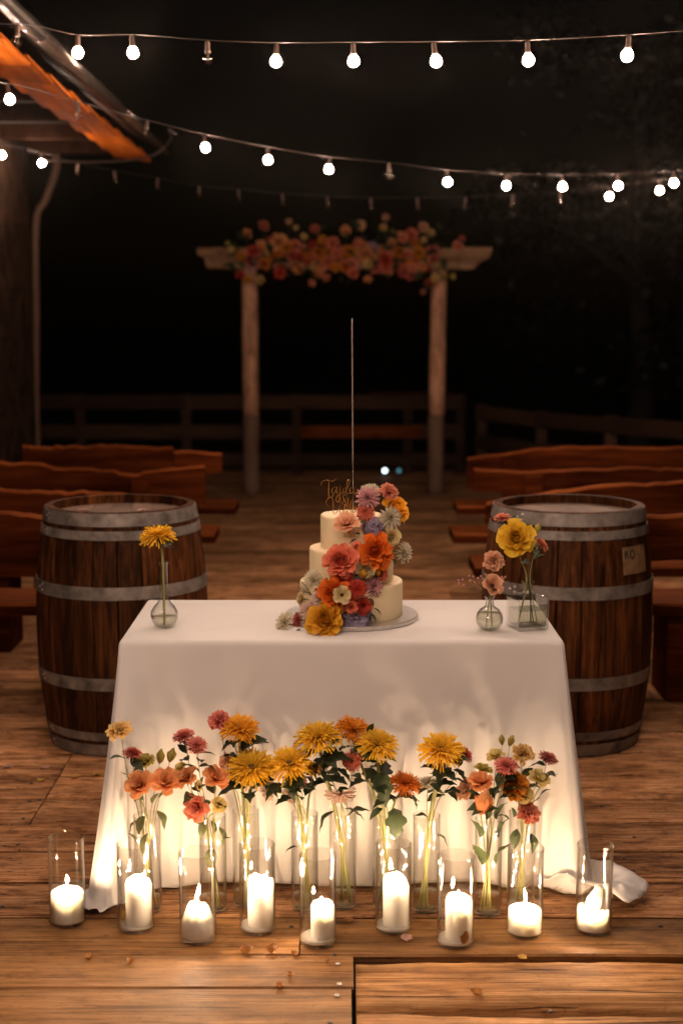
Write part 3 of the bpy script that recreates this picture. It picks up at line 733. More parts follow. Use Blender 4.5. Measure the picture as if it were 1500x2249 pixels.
# ------------------------------------------------------------------ blooms
def petal(mb, az, L, wd, a0, a1, br=0.0, bz=0.0, cup=.3, ruf=0.0, tip='round', rows=5, cols=3, rng=R, twist=0.0):
    ca, sa = math.cos(az), math.sin(az); r, z = br, bz; o_ = len(mb.v); ph = rng.random() * 6.3; f1 = 2.5 + rng.random() * 2
    for i in range(rows):
        s = i / (rows - 1); a = a0 + (a1 - a0) * s
        if i: r += L / (rows - 1) * math.sin(a); z += L / (rows - 1) * math.cos(a)
        if tip == 'round': pw = (.30 + .70 * math.sin(min(1, s * 1.25) * math.pi / 2)) * (1 if s < .8 else .86)
        elif tip == 'point': pw = .35 + .65 * math.sin(min(1, s * 1.6) * math.pi / 2) if s < .62 else max(.06, (1 - s) / .38)
        else: pw = .6 + .4 * s if s < .8 else .8
        nr, nz = -math.cos(a), math.sin(a)                    # petal normal towards the bloom axis
        for c in range(cols):
            u = -1 + 2 * c / (cols - 1); lat = u * wd * pw / 2
            off = cup * wd * (u * u - .35) * (.4 + .6 * s) + ruf * s * s * math.sin(u * f1 + ph + s * 2)
            endc = (-.12 * L * u * u if (i == rows - 1 and tip == 'round') else 0)
            rr = r + nr * off + endc * math.sin(a); zz = z + nz * off + endc * math.cos(a)
            mb.vert((rr * ca - lat * sa, rr * sa + lat * ca, zz), s)
    for i in range(rows - 1):
        for c in range(cols - 1): k = o_ + i * cols + c; mb.f.append((k, k + 1, k + cols + 1, k + cols))
D = math.radians
def bloom_mesh(kind, seed):
    r = random.Random(seed); mb = MB()
    def ring(n, L, wd, a0, a1, br, bz, cup=.3, ruf=0.0, tip='round', rows=5, cols=3, ja=6, jl=.12):
        o_ = r.random() * 6.28
        for k in range(n):
            j = D(r.uniform(-ja, ja)); petal(mb, o_ + 2*math.pi*k/n + r.uniform(-.5, .5) * 2.2 / n, L * r.uniform(1 - jl, 1 + jl), wd * r.uniform(.85, 1.15), D(a0) + j, D(a1) + j * 1.5, br, bz, cup, ruf, tip, rows, cols, r)
    if kind == 'mum':                                         # fringed cushion chrysanthemum
        for (n, L, a0, a1, bz) in ((44, .86, 78, 112, .0), (46, .86, 68, 102, .03), (46, .84, 60, 92, .06), (46, .78, 52, 82, .09), (44, .70, 46, 72, .11), (42, .60, 40, 62, .13), (38, .50, 34, 54, .14), (30, .38, 28, 46, .15)):
            ring(n, L, .075, a0, a1, .13, bz, .5, .03, 'flat', 5, 3, 11, .17)
    elif kind == 'aster':
        for i, (n, L, a) in enumerate(((30, .80, 92), (30, .76, 80), (28, .66, 66), (26, .56, 52), (22, .46, 38), (16, .38, 24), (9, .32, 10))):
            ring(n, L, .11, a - 12, a + 6, .14 * (1 - i / 7), .02 * i, .3, .03, 'flat', 4, 3, 7, .12)
    elif kind == 'dahlia':
        for i, (n, L, a0, a1) in enumerate(((15, .92, 80, 108), (15, .88, 66, 92), (14, .80, 52, 76), (12, .68, 38, 60), (9, .52, 22, 44), (6, .34, 8, 26))):
            ring(n, L, .26 - .02 * i, a0, a1, .08, .03 * i, .45, .02, 'point', 5, 3, 7, .1)
    elif kind == 'carnation':
        for i, (n, L, a0, a1) in enumerate(((9, .92, 50, 104), (10, .88, 42, 90), (10, .82, 36, 76), (10, .76, 28, 62), (9, .70, 22, 48), (8, .64, 14, 34), (7, .58, 8, 22), (5, .54, 4, 10))):
            ring(n, L, .46 - .025 * i, a0, a1, .05, .02 * i, .10, .14, 'round', 5, 6, 13, .14)
    elif kind == 'lisianthus':
        for i, (n, L, a0, a1) in enumerate(((5, 1.0, 34, 92), (5, .95, 26, 66), (4, .86, 16, 46), (4, .70, 8, 34))):
            ring(n, L, .86 - .10 * i, a0, a1, .05, .02 * i, .20, .08, 'round', 6, 6, 6, .08)
    elif kind == 'poppy':                                     # shallow open cup with a dark eye
        ring(5, 1.0, 1.0, 50, 78, .04, 0, .22, .07, 'round', 6, 6, 4, .06); ring(4, .85, .9, 42, 60, .05, .02, .24, .06, 'round', 6, 6, 4, .06)
    elif kind == 'rose':
        for i, (n, L, a0, a1) in enumerate(((5, 1.02, 40, 102), (5, .98, 34, 80), (6, .92, 28, 58), (6, .86, 26, 40), (6, .78, 24, 24), (6, .68, 22, 8), (5, .58, 20, -6), (5, .48, 16, -16), (4, .38, 12, -22), (3, .30, 6, -20))):
            ring(n, L, .80 - .062 * i, a0, a1, .09 - .007 * i, .015 * i, .28, .05, 'round', 6, 6, 9, .09)
    elif kind == 'peony':
        for i, (n, L, a0, a1) in enumerate(((6, .98, 62, 104), (7, .95, 52, 84), (8, .90, 42, 66), (9, .84, 36, 48), (10, .78, 32, 34), (10, .70, 30, 18), (10, .60, 28, 6), (9, .50, 24, -4), (7, .42, 18, -8), (5, .34, 10, -8))):
            ring(n, L, .60 - .04 * i, a0, a1, .13 - .008 * i, .015 * i, .26, .07, 'round', 5, 5, 12, .14)
    elif kind == 'bud':
        ring(5, 1.0, .62, 30, -22, .05, -.35, .3, .0, 'point', 6, 4, 3, .05); ring(4, .85, .5, 22, -26, .03, -.3, .3, .0, 'point', 6, 4, 3, .05)
    elif kind == 'hydrangea':
        for k in range(74):
            z = 1 - 1.25 * (k + .5) / 74; ph = k * 2.39996; rr = math.sqrt(max(0, 1 - z * z)); d = Vector((rr * math.cos(ph), rr * math.sin(ph), z)) * (.80 + .14 * r.random())
            q = qaxis(d + Vector((r.gauss(0, .3), r.gauss(0, .3), r.gauss(0, .3))), r.random() * 6); m2 = MB()
            for p_ in range(4): petal(m2, p_ * math.pi / 2, .24, .24, D(62), D(92), .01, 0, .12, .02, 'round', 4, 3, r)
            o_ = len(mb.v)
            for v_, t_ in zip(m2.v, m2.t): mb.vert(q @ Vector(v_) + d, t_)
            mb.f += [tuple(o_ + i for i in f) for f in m2.f]
    return mb.mesh(kind + '_bloom', True, True)
BL = {}
def bloom(kind, variant, mat):
    key = (kind, variant, mat.name)
    if key not in BL:
        base = (kind, variant)
        if base not in BL: BL[base] = bloom_mesh(kind, hash(kind) % 1 + variant * 31 + sum(map(ord, kind)))
        me = BL[base].copy(); me.materials.append(mat); BL[key] = me
    return BL[key]
PC = {'yellow': ((.62, .29, .008), (.95, .62, .05)), 'gold': ((.58, .21, .008), (.92, .50, .04)), 'amber': ((.48, .13, .008), (.80, .33, .025)),
      'orange': ((.58, .15, .03), (.93, .46, .19)), 'salmon': ((.55, .10, .05), (.86, .36, .22)), 'peach': ((.48, .13, .05), (.88, .52, .32)), 'rust': ((.46, .08, .01), (.78, .26, .03)),
      'cream': ((.58, .40, .12), (.78, .66, .38)), 'tan': ((.50, .28, .06), (.86, .62, .26)), 'lemon': ((.62, .45, .10), (.90, .75, .32)), 'white': ((.62, .53, .30), (.80, .74, .60)),
      'blush': ((.60, .36, .28), (.78, .62, .52)), 'pink': ((.50, .20, .22), (.74, .43, .43)), 'rose_pink': ((.45, .07, .05), (.78, .27, .21)), 'magenta': ((.42, .045, .035), (.70, .18, .14)),
      'red': ((.28, .010, .010), (.66, .085, .05)), 'coral': ((.42, .03, .015), (.82, .26, .15)), 'flame_orange': ((.42, .03, .004), (.82, .21, .025)), 'lavender': ((.30, .24, .36), (.46, .38, .52)), 'olive': ((.36, .29, .05), (.60, .50, .13))}
def pmat(c): return petal_mat('petals_' + c, *PC[c])

def leaf_mesh(lobed, seed):
    r = random.Random(seed); mb = MB(); n = 9
    for i in range(n):
        s = i / (n - 1); wd = math.sin(math.pi * s ** .8) * (.26 if not lobed else .34)
        if lobed: wd *= (.62 + .55 * abs(math.sin(s * math.pi * 3.1 + .4)))
        wd = max(wd, .015)
        z = .10 * math.sin(s * 2.6) - .22 * s * s + .02 * r.gauss(0, 1)
        for u in (-1, -.5, 0, .5, 1):
            sh = .12 * abs(u) if lobed else 0
            mb.vert((u * wd, s - sh * wd, z + abs(u) * wd * .35))
    for i in range(n - 1):
        for c in range(4): k = i * 5 + c; mb.f.append((k, k + 1, k + 6, k + 5))
    return mb.mesh('leaf', True)
LM = {}
def leaf(par, root, p, direction, size, mat='leaf_green', lobed=True, roll=None):
    key = (lobed, mat, R.randrange(3))
    if key not in LM: me = leaf_mesh(lobed, key[2] + 5); me.materials.append(MATS[mat]); LM[key] = me
    d = Vector(direction).normalized(); q = d.to_track_quat('Y', 'Z')
    if roll is None: roll = R.uniform(-.7, .7)
    link('leaf', LM[key], None, par, loc=Vector(p) - root, rot=q @ Quaternion((0, 1, 0), roll), scale=size)
calyx_me = {}
def calyx(kind):
    if kind not in calyx_me:
        mb = MB(); r = random.Random(4)
        if kind == 'aster':
            for (n, L, a0, a1) in ((14, .92, 78, 60), (12, .7, 88, 84), (10, .6, 100, 110)):
                for k in range(n): petal(mb, 6.283 * k / n + r.random() * .3, L * r.uniform(.8, 1.1), .17, D(a0), D(a1), .05, -.14, .2, .02, 'round', 4, 3, r)
        else: mb.lathe([(.02, -.42), (.06, -.40), (.13, -.22), (.22, -.05), (.25, .06), (.2, .04), (.02, -.1)], 10)
        me = mb.mesh('calyx', True); me.materials.append(MATS['leaf_dark' if kind == 'aster' else 'leaf_green']); calyx_me[kind] = me
    return calyx_me[kind]
def flower(kind, colour, centre, diam, axis, label, path, group=None, nleaf=0, leafmat='leaf_green', lobed=True, stem='stem_green', sr=.0022, eye=None, name=None, variant=None):
    root = Vector(path[0]); t = thing(name or {'mum': 'chrysanthemum', 'poppy': 'anemone', 'bud': 'flower_bud'}.get(kind, kind), label, 'flower', root, group)
    ax = Vector(axis).normalized(); v = R.randrange(3) if variant is None else variant
    q = qaxis(ax, R.random() * 6.28); sc = diam / 2 / {'mum': 1.0, 'aster': .92, 'dahlia': .98, 'carnation': .95, 'lisianthus': .86, 'rose': .92, 'peony': 1.0, 'poppy': 1.0, 'hydrangea': 1.05, 'bud': .42}[kind]
    b = link('bloom', bloom(kind, v, pmat(colour)), None, t, loc=centre - root, rot=q, scale=sc)
    if eye:
        link('eye', eye_me[eye], None, b, loc=(0, 0, .13 if kind == 'mum' else .06), scale=(.17 if kind == 'mum' else .2))
    link('calyx', calyx('aster' if kind == 'aster' else 'plain'), None, t, loc=centre - root, rot=q, scale=sc if kind != 'bud' else sc * .7)
    sp = smoothpath([Vector(p) for p in path] + [centre - ax * sc * .32], 5)
    n = len(sp); build('stem', MB().tube([p - root for p in sp], [sr * (1.15 - .4 * i / n) for i in range(n)], 7), stem, t, True)
    for i in range(nleaf):
        u = .52 + .42 * (i + .5) / nleaf + R.uniform(-.04, .04); p = sp[min(n - 1, int(u * n))]; a = R.random() * 6.28
        leaf(t, root, p, (math.cos(a), math.sin(a) - .35, R.uniform(-.15, .55)), R.uniform(.055, .085) * (1 if lobed else .75), leafmat, lobed)
    return t
eye_me = {}
for nm in ('flower_eye', 'dark_eye'):
    me = MB().lathe([(1.0, -.2), (1.0, .1), (.8, .42), (.4, .55), (.01, .5)], 12).mesh('eye', True); me.materials.append(MATS[nm]); eye_me[nm] = me

# garland on the arch (one bound piece; blooms are its parts)
gl = thing('flower_garland', 'garland of coral, orange, red and cream flowers along the arch beam', 'garland', at(752, 560, YA))
MP = pxm(YA, 2.3)
seen = [(578, 497, 27, 'coral'), (544, 514, 24, 'orange'), (635, 487, 14, 'peach'), (692, 503, 26, 'coral'), (759, 506, 28, 'orange'), (792, 496, 28, 'blush'), (847, 477, 18, 'peach'), (842, 500, 20, 'tan'), (929, 500, 24, 'blush'), (947, 512, 20, 'tan'), (931, 527, 18, 'tan'),
        (557, 552, 28, 'red'), (589, 553, 22, 'cream'), (612, 532, 40, 'orange'), (630, 545, 30, 'gold'), (648, 540, 34, 'salmon'), (617, 590, 26, 'red'), (655, 590, 30, 'orange'), (691, 582, 26, 'cream'), (720, 577, 32, 'salmon'), (732, 536, 38, 'salmon'), (710, 530, 26, 'gold'), (766, 553, 36, 'amber'), (787, 536, 30, 'peach'), (800, 560, 38, 'orange'), (818, 543, 30, 'lavender'), (846, 585, 44, 'coral'), (846, 570, 34, 'red'), (884, 523, 24, 'salmon'), (903, 516, 32, 'coral'), (910, 535, 28, 'amber'), (918, 556, 32, 'gold'), (888, 565, 34, 'amber'), (886, 597, 32, 'magenta'), (906, 590, 28, 'salmon'), (935, 587, 26, 'red'), (950, 552, 32, 'rose_pink'), (527, 605, 24, 'red'), (544, 614, 24, 'gold'), (572, 616, 20, 'tan'), (717, 610, 22, 'peach'), (684, 622, 18, 'salmon'), (808, 615, 20, 'orange'), (967, 587, 18, 'tan'), (955, 612, 24, 'tan'), (975, 608, 20, 'olive'), (1005, 541, 24, 'salmon'), (1014, 525, 16, 'salmon'), (930, 642, 14, 'peach'), (994, 608, 14, 'olive'), (528, 562, 26, 'amber'), (508, 548, 18, 'tan'), (500, 534, 12, 'olive'), (555, 582, 30, 'pink'), (580, 580, 30, 'amber'), (668, 520, 16, 'tan'), (650, 500, 12, 'tan'), (640, 560, 30, 'magenta'), (674, 560, 30, 'rust'), (760, 585, 30, 'rust'), (775, 600, 26, 'salmon'), (700, 600, 26, 'orange'), (860, 535, 24, 'orange'), (862, 510, 14, 'tan'), (740, 560, 30, 'coral'), (600, 562, 26, 'rust'), (824, 590, 24, 'salmon'), (700, 555, 28, 'rust')]
for (px, py, d, c) in seen:
    c = {'blush': 'peach', 'cream': 'tan', 'peach': 'salmon', 'gold': 'amber', 'salmon': 'coral', 'amber': 'rust'}.get(c, c) if R.random() < .7 else c
    Y = YA - .16 - R.random() * .14 + (.1 if py < 520 else 0); p = at(px, py, Y)
    k = R.choice(('rose', 'dahlia', 'carnation', 'peony')); b = link('bloom', bloom(k, 0, pmat(c)), None, gl, loc=p - gl.location, rot=qaxis((R.gauss(0, .4), -1, .35 + R.gauss(0, .3)), R.random() * 6), scale=d * .5 * MP * .95)
    if py < 525 or py > 605:
        a = at(px + R.uniform(-14, 14), 560, YA - .12); build('stem', MB().tube(smoothpath([a - gl.location, (a + p) / 2 + Vector((.02, 0, 0)) - gl.location, p - gl.location], 3), .004, 5), 'stem_dark', gl, True)
for i in range(75):                                           # small filler blooms packed along the beam
    px = R.uniform(530, 965); py = 566 + R.gauss(0, 17); p = at(px, py, YA - .14 - R.random() * .12)
    link('bloom', bloom(R.choice(('carnation', 'dahlia', 'rose')), 0, pmat(R.choice(('coral', 'rust', 'orange', 'red', 'amber', 'salmon', 'tan', 'magenta')))), None, gl, loc=p - gl.location, rot=qaxis((R.gauss(0, .5), -1, .3 + R.gauss(0, .4)), R.random() * 6), scale=R.uniform(17, 28) * .5 * MP)
for i in range(150):
    px = R.uniform(515, 985); py = 562 + R.gauss(0, 26); p = at(px, py, YA - .15 - R.random() * .1)
    leaf(gl, gl.location, p, (R.gauss(0, 1), -.6, R.gauss(0, .8)), R.uniform(.08, .15), R.choice(('leaf_dark', 'leaf_dark', 'leaf_green')), False)

# ------------------------------------------------------------------ wedding cake
CK = ground(771.5, 1356, TOPZ); CK.z = TOPZ
bd = build('cake_board', MB().lathe([(.0005, 0), (.205, 0), (.2085, .002), (.2095, .012), (.2075, .0145), (.0005, .015)], 96), 'silver_foil', None, True, loc=CK)
tag(bd, 'round silver foil covered cake board lying on the white cloth', 'cake board')
for poly in bd.data.polygons: poly.use_smooth = False
TIERS = [(.1615, .015, .122), (.1315, .122, .227), (.0965, .227, .331)]
ck = thing('wedding_cake', 'three tier cream iced cake with a diagonal cascade of flowers', 'cake', CK + Vector((0, 0, .015)))
for (r, z0, z1) in TIERS:
    n = 90; mb = MB(); prof = [(r, z0), (r, z0 + .006), (r, (z0 + z1)/2), (r, z1 - .010), (r - .001, z1 - .004), (r - .004, z1 - .0008), (r - .012, z1), (r * .5, z1 - .001), (.0005, z1 - .001)]
    mb.lathe([(a, b - .015) for a, b in prof], n)
    for i, v in enumerate(mb.v):
        th = math.atan2(v[1], v[0]); rr = math.hypot(v[0], v[1]); k = fbm((math.cos(th) * 3, math.sin(th) * 3, v[2] * 30 + r * 50)) * .0012
        if rr > .02: mb.v[i] = (v[0] * (1 + k / rr), v[1] * (1 + k / rr), v[2] + (k * .8 if v[2] > z1 - .03 else 0))
    build('tier', mb, 'icing', ck, True)
def hit_cake(px, py):
    d = ray(px, py); o_ = Vector((0, 0, CAM_H)); best = None
    def keep(t, n):
        nonlocal best
        if t > 0 and (best is None or t < best[0]): best = (t, n)
    t = (TOPZ - o_.z) / d.z; keep(t, Vector((0, 0, 1)))
    for (r, z0, z1) in TIERS:
        ox, oy = o_.x - CK.x, o_.y - CK.y; a = d.x**2 + d.y**2; b = 2 * (ox*d.x + oy*d.y); c = ox*ox + oy*oy - r*r; q = b*b - 4*a*c
        if q > 0:
            t = (-b - math.sqrt(q)) / (2*a); z = o_.z + d.z*t - CK.z
            if z0 <= z <= z1: p = o_ + d*t; keep(t, Vector((p.x - CK.x, p.y - CK.y, 0)).normalized())
        t = (CK.z + z1 - o_.z) / d.z; p = o_ + d*t
        if t > 0 and math.hypot(p.x - CK.x, p.y - CK.y) < r: keep(t, Vector((0, 0, 1)))
    p = o_ + d * best[0]
    return p, best[1]
MC = pxm(4.35, 1.0)
CF = [  # kind, colour, zoom x, zoom y (4.167 zoom of 580,1020), zoom diameter, axis, lift toward camera (m), label, eye
 ('dahlia', 'white', 970, 240, 175, (0, -.35, 1), .0, 'white dahlia peeking out at the top of the cake cascade behind the pink one', None),
 ('dahlia', 'pink', 950, 310, 215, (-.1, -1, .35), .035, 'pale pink dahlia near the top of the cake cascade beside the gold lettering', None),
 ('carnation', 'salmon', 1135, 262, 180, (.35, -.7, .75), .02, 'salmon ruffled carnation topmost on the cake cascade', None),
 ('aster', 'coral', 930, 440, 165, (-.25, -1, .2), .045, 'coral aster on the top tier under the pink dahlia', None),
 ('rose', 'gold', 1185, 430, 250, (.6, -.5, .5), -.01, 'golden rose behind the white dahlia on the upper cake edge', None),
 ('dahlia', 'white', 1155, 490, 205, (.25, -1, .1), .045, 'full white dahlia in front of the golden rose on the cake', 'flower_eye'),
 ('lisianthus', 'peach', 760, 560, 200, (-.15, -.6, .8), .03, 'peach lisianthus standing off the pale side of the top tier', None),
 ('hydrangea', 'lavender', 1000, 585, 210, (.05, -1, .2), .0, 'lavender hydrangea head on the top tier of the cake', None),
 ('rose', 'cream', 1150, 665, 165, (.4, -1, .0), .04, 'cream rose below the white dahlia at the cake edge', None),
 ('dahlia', 'white', 1275, 808, 195, (.85, -.5, .1), .02, 'white daisy like dahlia turned sideways beyond the middle tier edge', 'flower_eye'),
 ('peony', 'flame_orange', 1010, 795, 305, (.15, -1, .15), .03, 'large orange ranunculus with a black centre on the middle tier', 'dark_eye'),
 ('peony', 'coral', 705, 885, 290, (-.15, -1, .25), .035, 'large coral peony with pink inner petals on the middle tier', None),
 ('rose', 'cream', 930, 950, 170, (.1, -1, -.2), .02, 'cream rose tucked between the coral peony and orange ranunculus', None),
 ('carnation', 'coral', 1055, 1000, 160, (.4, -1, 0), .01, 'coral carnation half hidden under the orange ranunculus', None),
 ('peony', 'flame_orange', 660, 1190, 320, (-.4, -1, .1), .01, 'large orange peony behind the cream lisianthus on the bottom tier', None),
 ('carnation', 'red', 715, 1050, 200, (-.1, -1, .4), .025, 'deep red carnation under the coral peony', None),
 ('poppy', 'cream', 712, 1195, 165, (.05, -1, .15), .075, 'cream lisianthus with a dark heart on the orange peony', 'dark_eye'),
 ('aster', 'red', 855, 1140, 165, (.1, -1, .15), .05, 'red aster above its twin on the bottom tier', None),
 ('aster', 'red', 905, 1292, 165, (.25, -1, .05), .04, 'red aster just above the lavender hydrangea at the cake foot', None),
 ('dahlia', 'pink', 1000, 1115, 185, (.4, -1, .2), .02, 'pale pink dahlia beside the red asters on the cake', None),
 ('dahlia', 'white', 455, 1065, 200, (-.35, -1, .45), .02, 'spiky white dahlia beside the bare bottom tier', None),
 ('rose', 'cream', 358, 1232, 115, (-.9, -.4, .2), .03, 'small closed cream rose sticking out beside the bottom tier', None),
 ('dahlia', 'blush', 415, 1335, 175, (-.2, -1, .3), .05, 'blush pink dahlia above the yellow garden rose', None),
 ('hydrangea', 'lavender', 840, 1400, 270, (0, -1, .3), -.01, 'lavender hydrangea head resting on the cake board', None),
 ('peony', 'gold', 560, 1435, 315, (-.05, -.9, .6), .06, 'big yellow garden rose resting on the board edge', None),
 ('aster', 'rose_pink', 312, 1430, 155, (-1, -.35, .1), .035, 'rosy red aster lying sideways on the cloth beside the board', None),
 ('carnation', 'salmon', 850, 765, 135, (-.1, -1, .4), .04, 'small salmon carnation wedged between the coral peony and orange ranunculus', None),
 ('carnation', 'orange', 1085, 905, 120, (.3, -1, .1), .03, 'small orange carnation hanging below the orange ranunculus', None),
 ('carnation', 'coral', 800, 1310, 115, (0, -1, .2), .06, 'small coral carnation between red aster and lavender hydrangea', None),
 ('lisianthus', 'blush', 500, 1225, 120, (-.4, -1, .3), .04, 'small blush bloom beside the large orange peony', None),
 ('carnation', 'amber', 640, 1335, 120, (-.2, -1, .3), .06, 'small amber carnation just above the yellow garden rose', None),
 ('hydrangea', 'lavender', 890, 1010, 110, (.1, -1, .2), .01, 'small lavender cluster behind the yellow bud', None),
 ('dahlia', 'white', 190, 1445, 185, (-.7, -.7, .45), .03, 'white dahlia lying on the cloth at the end of the cascade', None)]
for (k, c, zx, zy, zd, ax, lift, lab, eye) in CF:
    px, py = 580 + zx / 4.167, 1020 + zy / 4.167; p, nrm = hit_cake(px, py); d = ray(px, py).normalized(); rad = zd / 4.167 * MC / 2 * 1.08
    if p.y > CK.y - .02: p = at(px, py, CK.y - .04)           # beyond the tiers' outline: stands beside the cake
    cpt = p - d * (rad * .35 + lift)
    if cpt.z < TOPZ + rad * .55: cpt = cpt - d * ((TOPZ + rad * .55 - cpt.z) / max(1e-3, -d.z))
    axn = Vector(ax).normalized(); foot = cpt - axn * rad * .95
    foot.z = max(foot.z, TOPZ + .004)
    flower(k, c, cpt, rad * 2, ax, lab, [foot, (foot + cpt) / 2], 'flowers on the cake', 0, eye=eye, sr=.0025, variant=R.randrange(2))
# buds, leaves and sprays of the cascade
for (zx, zy, zd, c, lift, lab) in ((757, 462, 60, 'olive', .035, 'green bud standing above the peach lisianthus on the cake'), (612, 1005, 55, 'lemon', .03, 'pale green bud beside the coral peony'), (632, 1120, 62, 'olive', .07, 'green bud over the orange peony'), (905, 1012, 80, 'gold', .05, 'yellow bud between the roses and red asters'), (1045, 1000, 55, 'yellow', .05, 'small yellow bud over the coral carnation')):
    px, py = 580 + zx / 4.167, 1020 + zy / 4.167; p, nrm = hit_cake(px, py); cpt = p - ray(px, py).normalized() * lift
    flower('bud', c, cpt, zd / 4.167 * MC, (R.uniform(-.2, .2), -.3, 1), lab, [cpt - Vector((-.01, -.012, .045)), cpt - Vector((0, 0, .02))], 'buds on the cake', 0, stem='stem_brown', sr=.0016, variant=0)
sp_ = thing('greenery_sprig', 'dark green leaves tucked among the cake flowers', 'greenery', hit_cake(770, 1200)[0])
for (zx, zy, a) in ((880, 640, 180), (850, 690, 200), (930, 520, 200), (1000, 500, 240), (1130, 400, 60), (1060, 330, 80), (840, 1010, 250), (1000, 980, 300), (960, 1220, 300), (990, 1310, 330), (960, 1360, 320), (820, 1280, 200), (800, 1230, 180), (370, 1380, 120), (340, 1500, 220), (360, 1450, 260), (540, 1070, 40), (890, 830, 180), (1160, 800, 0), (1175, 860, 300), (800, 1060, 90), (930, 1120, 60), (950, 1180, 20), (530, 1300, 250), (700, 1340, 250)):
    p, n = hit_cake(580 + zx / 4.167, 1020 + zy / 4.167)
    if p.y > CK.y: p = at(580 + zx / 4.167, 1020 + zy / 4.167, CK.y - .05)
    p = p - ray(750, 1200).normalized() * .03; leaf(sp_, sp_.location, p, (math.cos(D(a)), -.4, math.sin(D(a))), R.uniform(.022, .036), R.choice(('leaf_dark', 'leaf_green')), False)
def berries(label, anchor, pts, name='berry_spray', r=.0033, stem='stem_brown', mat='berry_pink'):
    t = thing(name, label, 'berry spray', anchor)
    for p in pts:
        m_ = (anchor + p) / 2 + Vector((R.uniform(-.006, .006), 0, R.uniform(-.006, .008)))
        st = build('twig', MB().tube(smoothpath([Vector((0, 0, 0)), m_ - anchor, p - anchor], 3), .0006, 5), stem, t, True)
        mb = MB().lathe([(.0002, -r), (r * .7, -r * .7), (r, 0), (r * .7, r * .7), (.0002, r)], 8); build('berry', mb, mat, t, True, loc=p - anchor)
for (bx, by, ax_, ay_, lab) in ((335, 1130, 440, 1200, 'fine brown seed spray beside the bottom tier'), (500, 1215, 470, 1130, 'fine brown seed spray in front of the spiky white dahlia'), (1170, 830, 1090, 800, 'fine brown seed spray beyond the orange ranunculus')):
    A = at(580 + ax_ / 4.167, 1020 + ay_ / 4.167, CK.y - .15)
    berries(lab, A, [at(580 + (bx + R.uniform(-45, 45)) / 4.167, 1020 + (by + R.uniform(-50, 50)) / 4.167, CK.y - .15 + R.uniform(-.01, .01)) for _ in range(16)], r=.0017, mat='stem_brown')
# gold name topper
TP = at(770, 1130, CK.y - .02); tpp = thing('cake_topper', 'gold cursive name topper standing on the cake', 'cake topper', TP)
strokes = [([(285,400),(272,345),(310,290),(390,262),(480,285),(560,282),(620,225)], 22), ([(455,290),(452,420),(448,540),(452,640),(490,670),(545,635),(560,580)], 34),
           ([(640,430),(565,440),(522,510),(545,570),(600,545),(640,430),(632,530),(650,578),(692,540)], 22), ([(716,385),(714,560),(708,680),(690,770),(645,772),(620,712),(660,635),(760,570),(800,530)], 30),
           ([(860,440),(795,470),(780,540),(820,562),(870,480),(930,340),(940,265),(893,258),(872,380),(862,540),(900,585),(945,555)], 20), ([(1045,430),(972,440),(945,510),(970,572),(1020,540),(1045,430),(1040,540),(1070,582),(1110,545),(1130,450)], 28),
           ([(872,645),(832,610),(792,640),(800,720),(852,785),(830,842),(778,820),(790,770),(850,705),(900,690)], 20), ([(460,885),(405,840),(390,760),(430,700),(500,675),(548,740),(555,900),(572,1045),(628,1028),(690,930),(722,850),(742,690)], 24),
           ([(700,900),(704,980),(730,1048),(775,1030),(815,930),(850,850),(940,845)], 30), ([(905,672),(905,720),(900,800),(890,930),(930,980)], 24), ([(1000,700),(965,810),(948,930),(975,1000),(1010,1010)], 26),
           ([(1075,895),(1022,890),(1000,960),(1040,1030),(1082,965),(1085,900),(1120,940),(1165,930)], 26), ([(1012,1005),(1010,1080),(1010,1200)], 26)]
sz = MC / 10.71
for pts, wd in strokes:
    sp = smoothpath([Vector((p[0], p[1], 0)) for p in pts], 6); mb = MB(); n = len(sp)
    for i, p in enumerate(sp):
        d = (sp[min(i+1, n-1)] - sp[max(i-1, 0)]).normalized(); u = i / (n - 1)
        ww = wd * .72 * (.35 + .65 * min(1, 4 * u, 4 * (1 - u))) * (.55 + .6 * abs(d.y)); nn = Vector((-d.y, d.x, 0)) * ww / 2
        for q in (p + nn, p - nn):
            P_ = at(680 + q.x / 10.71, 1030 + q.y / 10.71, TP.y)
            for dy in (-.0014, .0014): mb.vert(P_ + Vector((0, dy, 0)) - TP)
    for i in range(n - 1):
        j = i * 4; mb.f += [(j, j+4, j+6, j+2), (j+1, j+3, j+7, j+5), (j, j+1, j+5, j+4), (j+2, j+6, j+7, j+3)]
    mb.f += [(0, 2, 3, 1), (4*n-4, 4*n-3, 4*n-1, 4*n-2)]
    build('letter', mb, 'gold_acrylic', tpp)
rod0, rod1, rod2 = at(776, 1132, CK.y + .0), at(775, 1030, CK.y), at(773, 699, CK.y)
rd = thing('sparkler', 'thin grey sparkler stick standing upright in the cake top', 'sparkler', rod0 - Vector((0, 0, .02)))
build('wire', MB().tube([(0, 0, 0), rod1 - rd.location], .0011, 8), 'wire_steel', rd, True)
build('coating', MB().tube([rod1 - rd.location + (rod2 - rod1) * k / 8 for k in range(9)], [.0018, .0022, .0021, .0022, .0021, .0022, .0021, .0021, .0017], 9), 'rod_coating', rd, True)

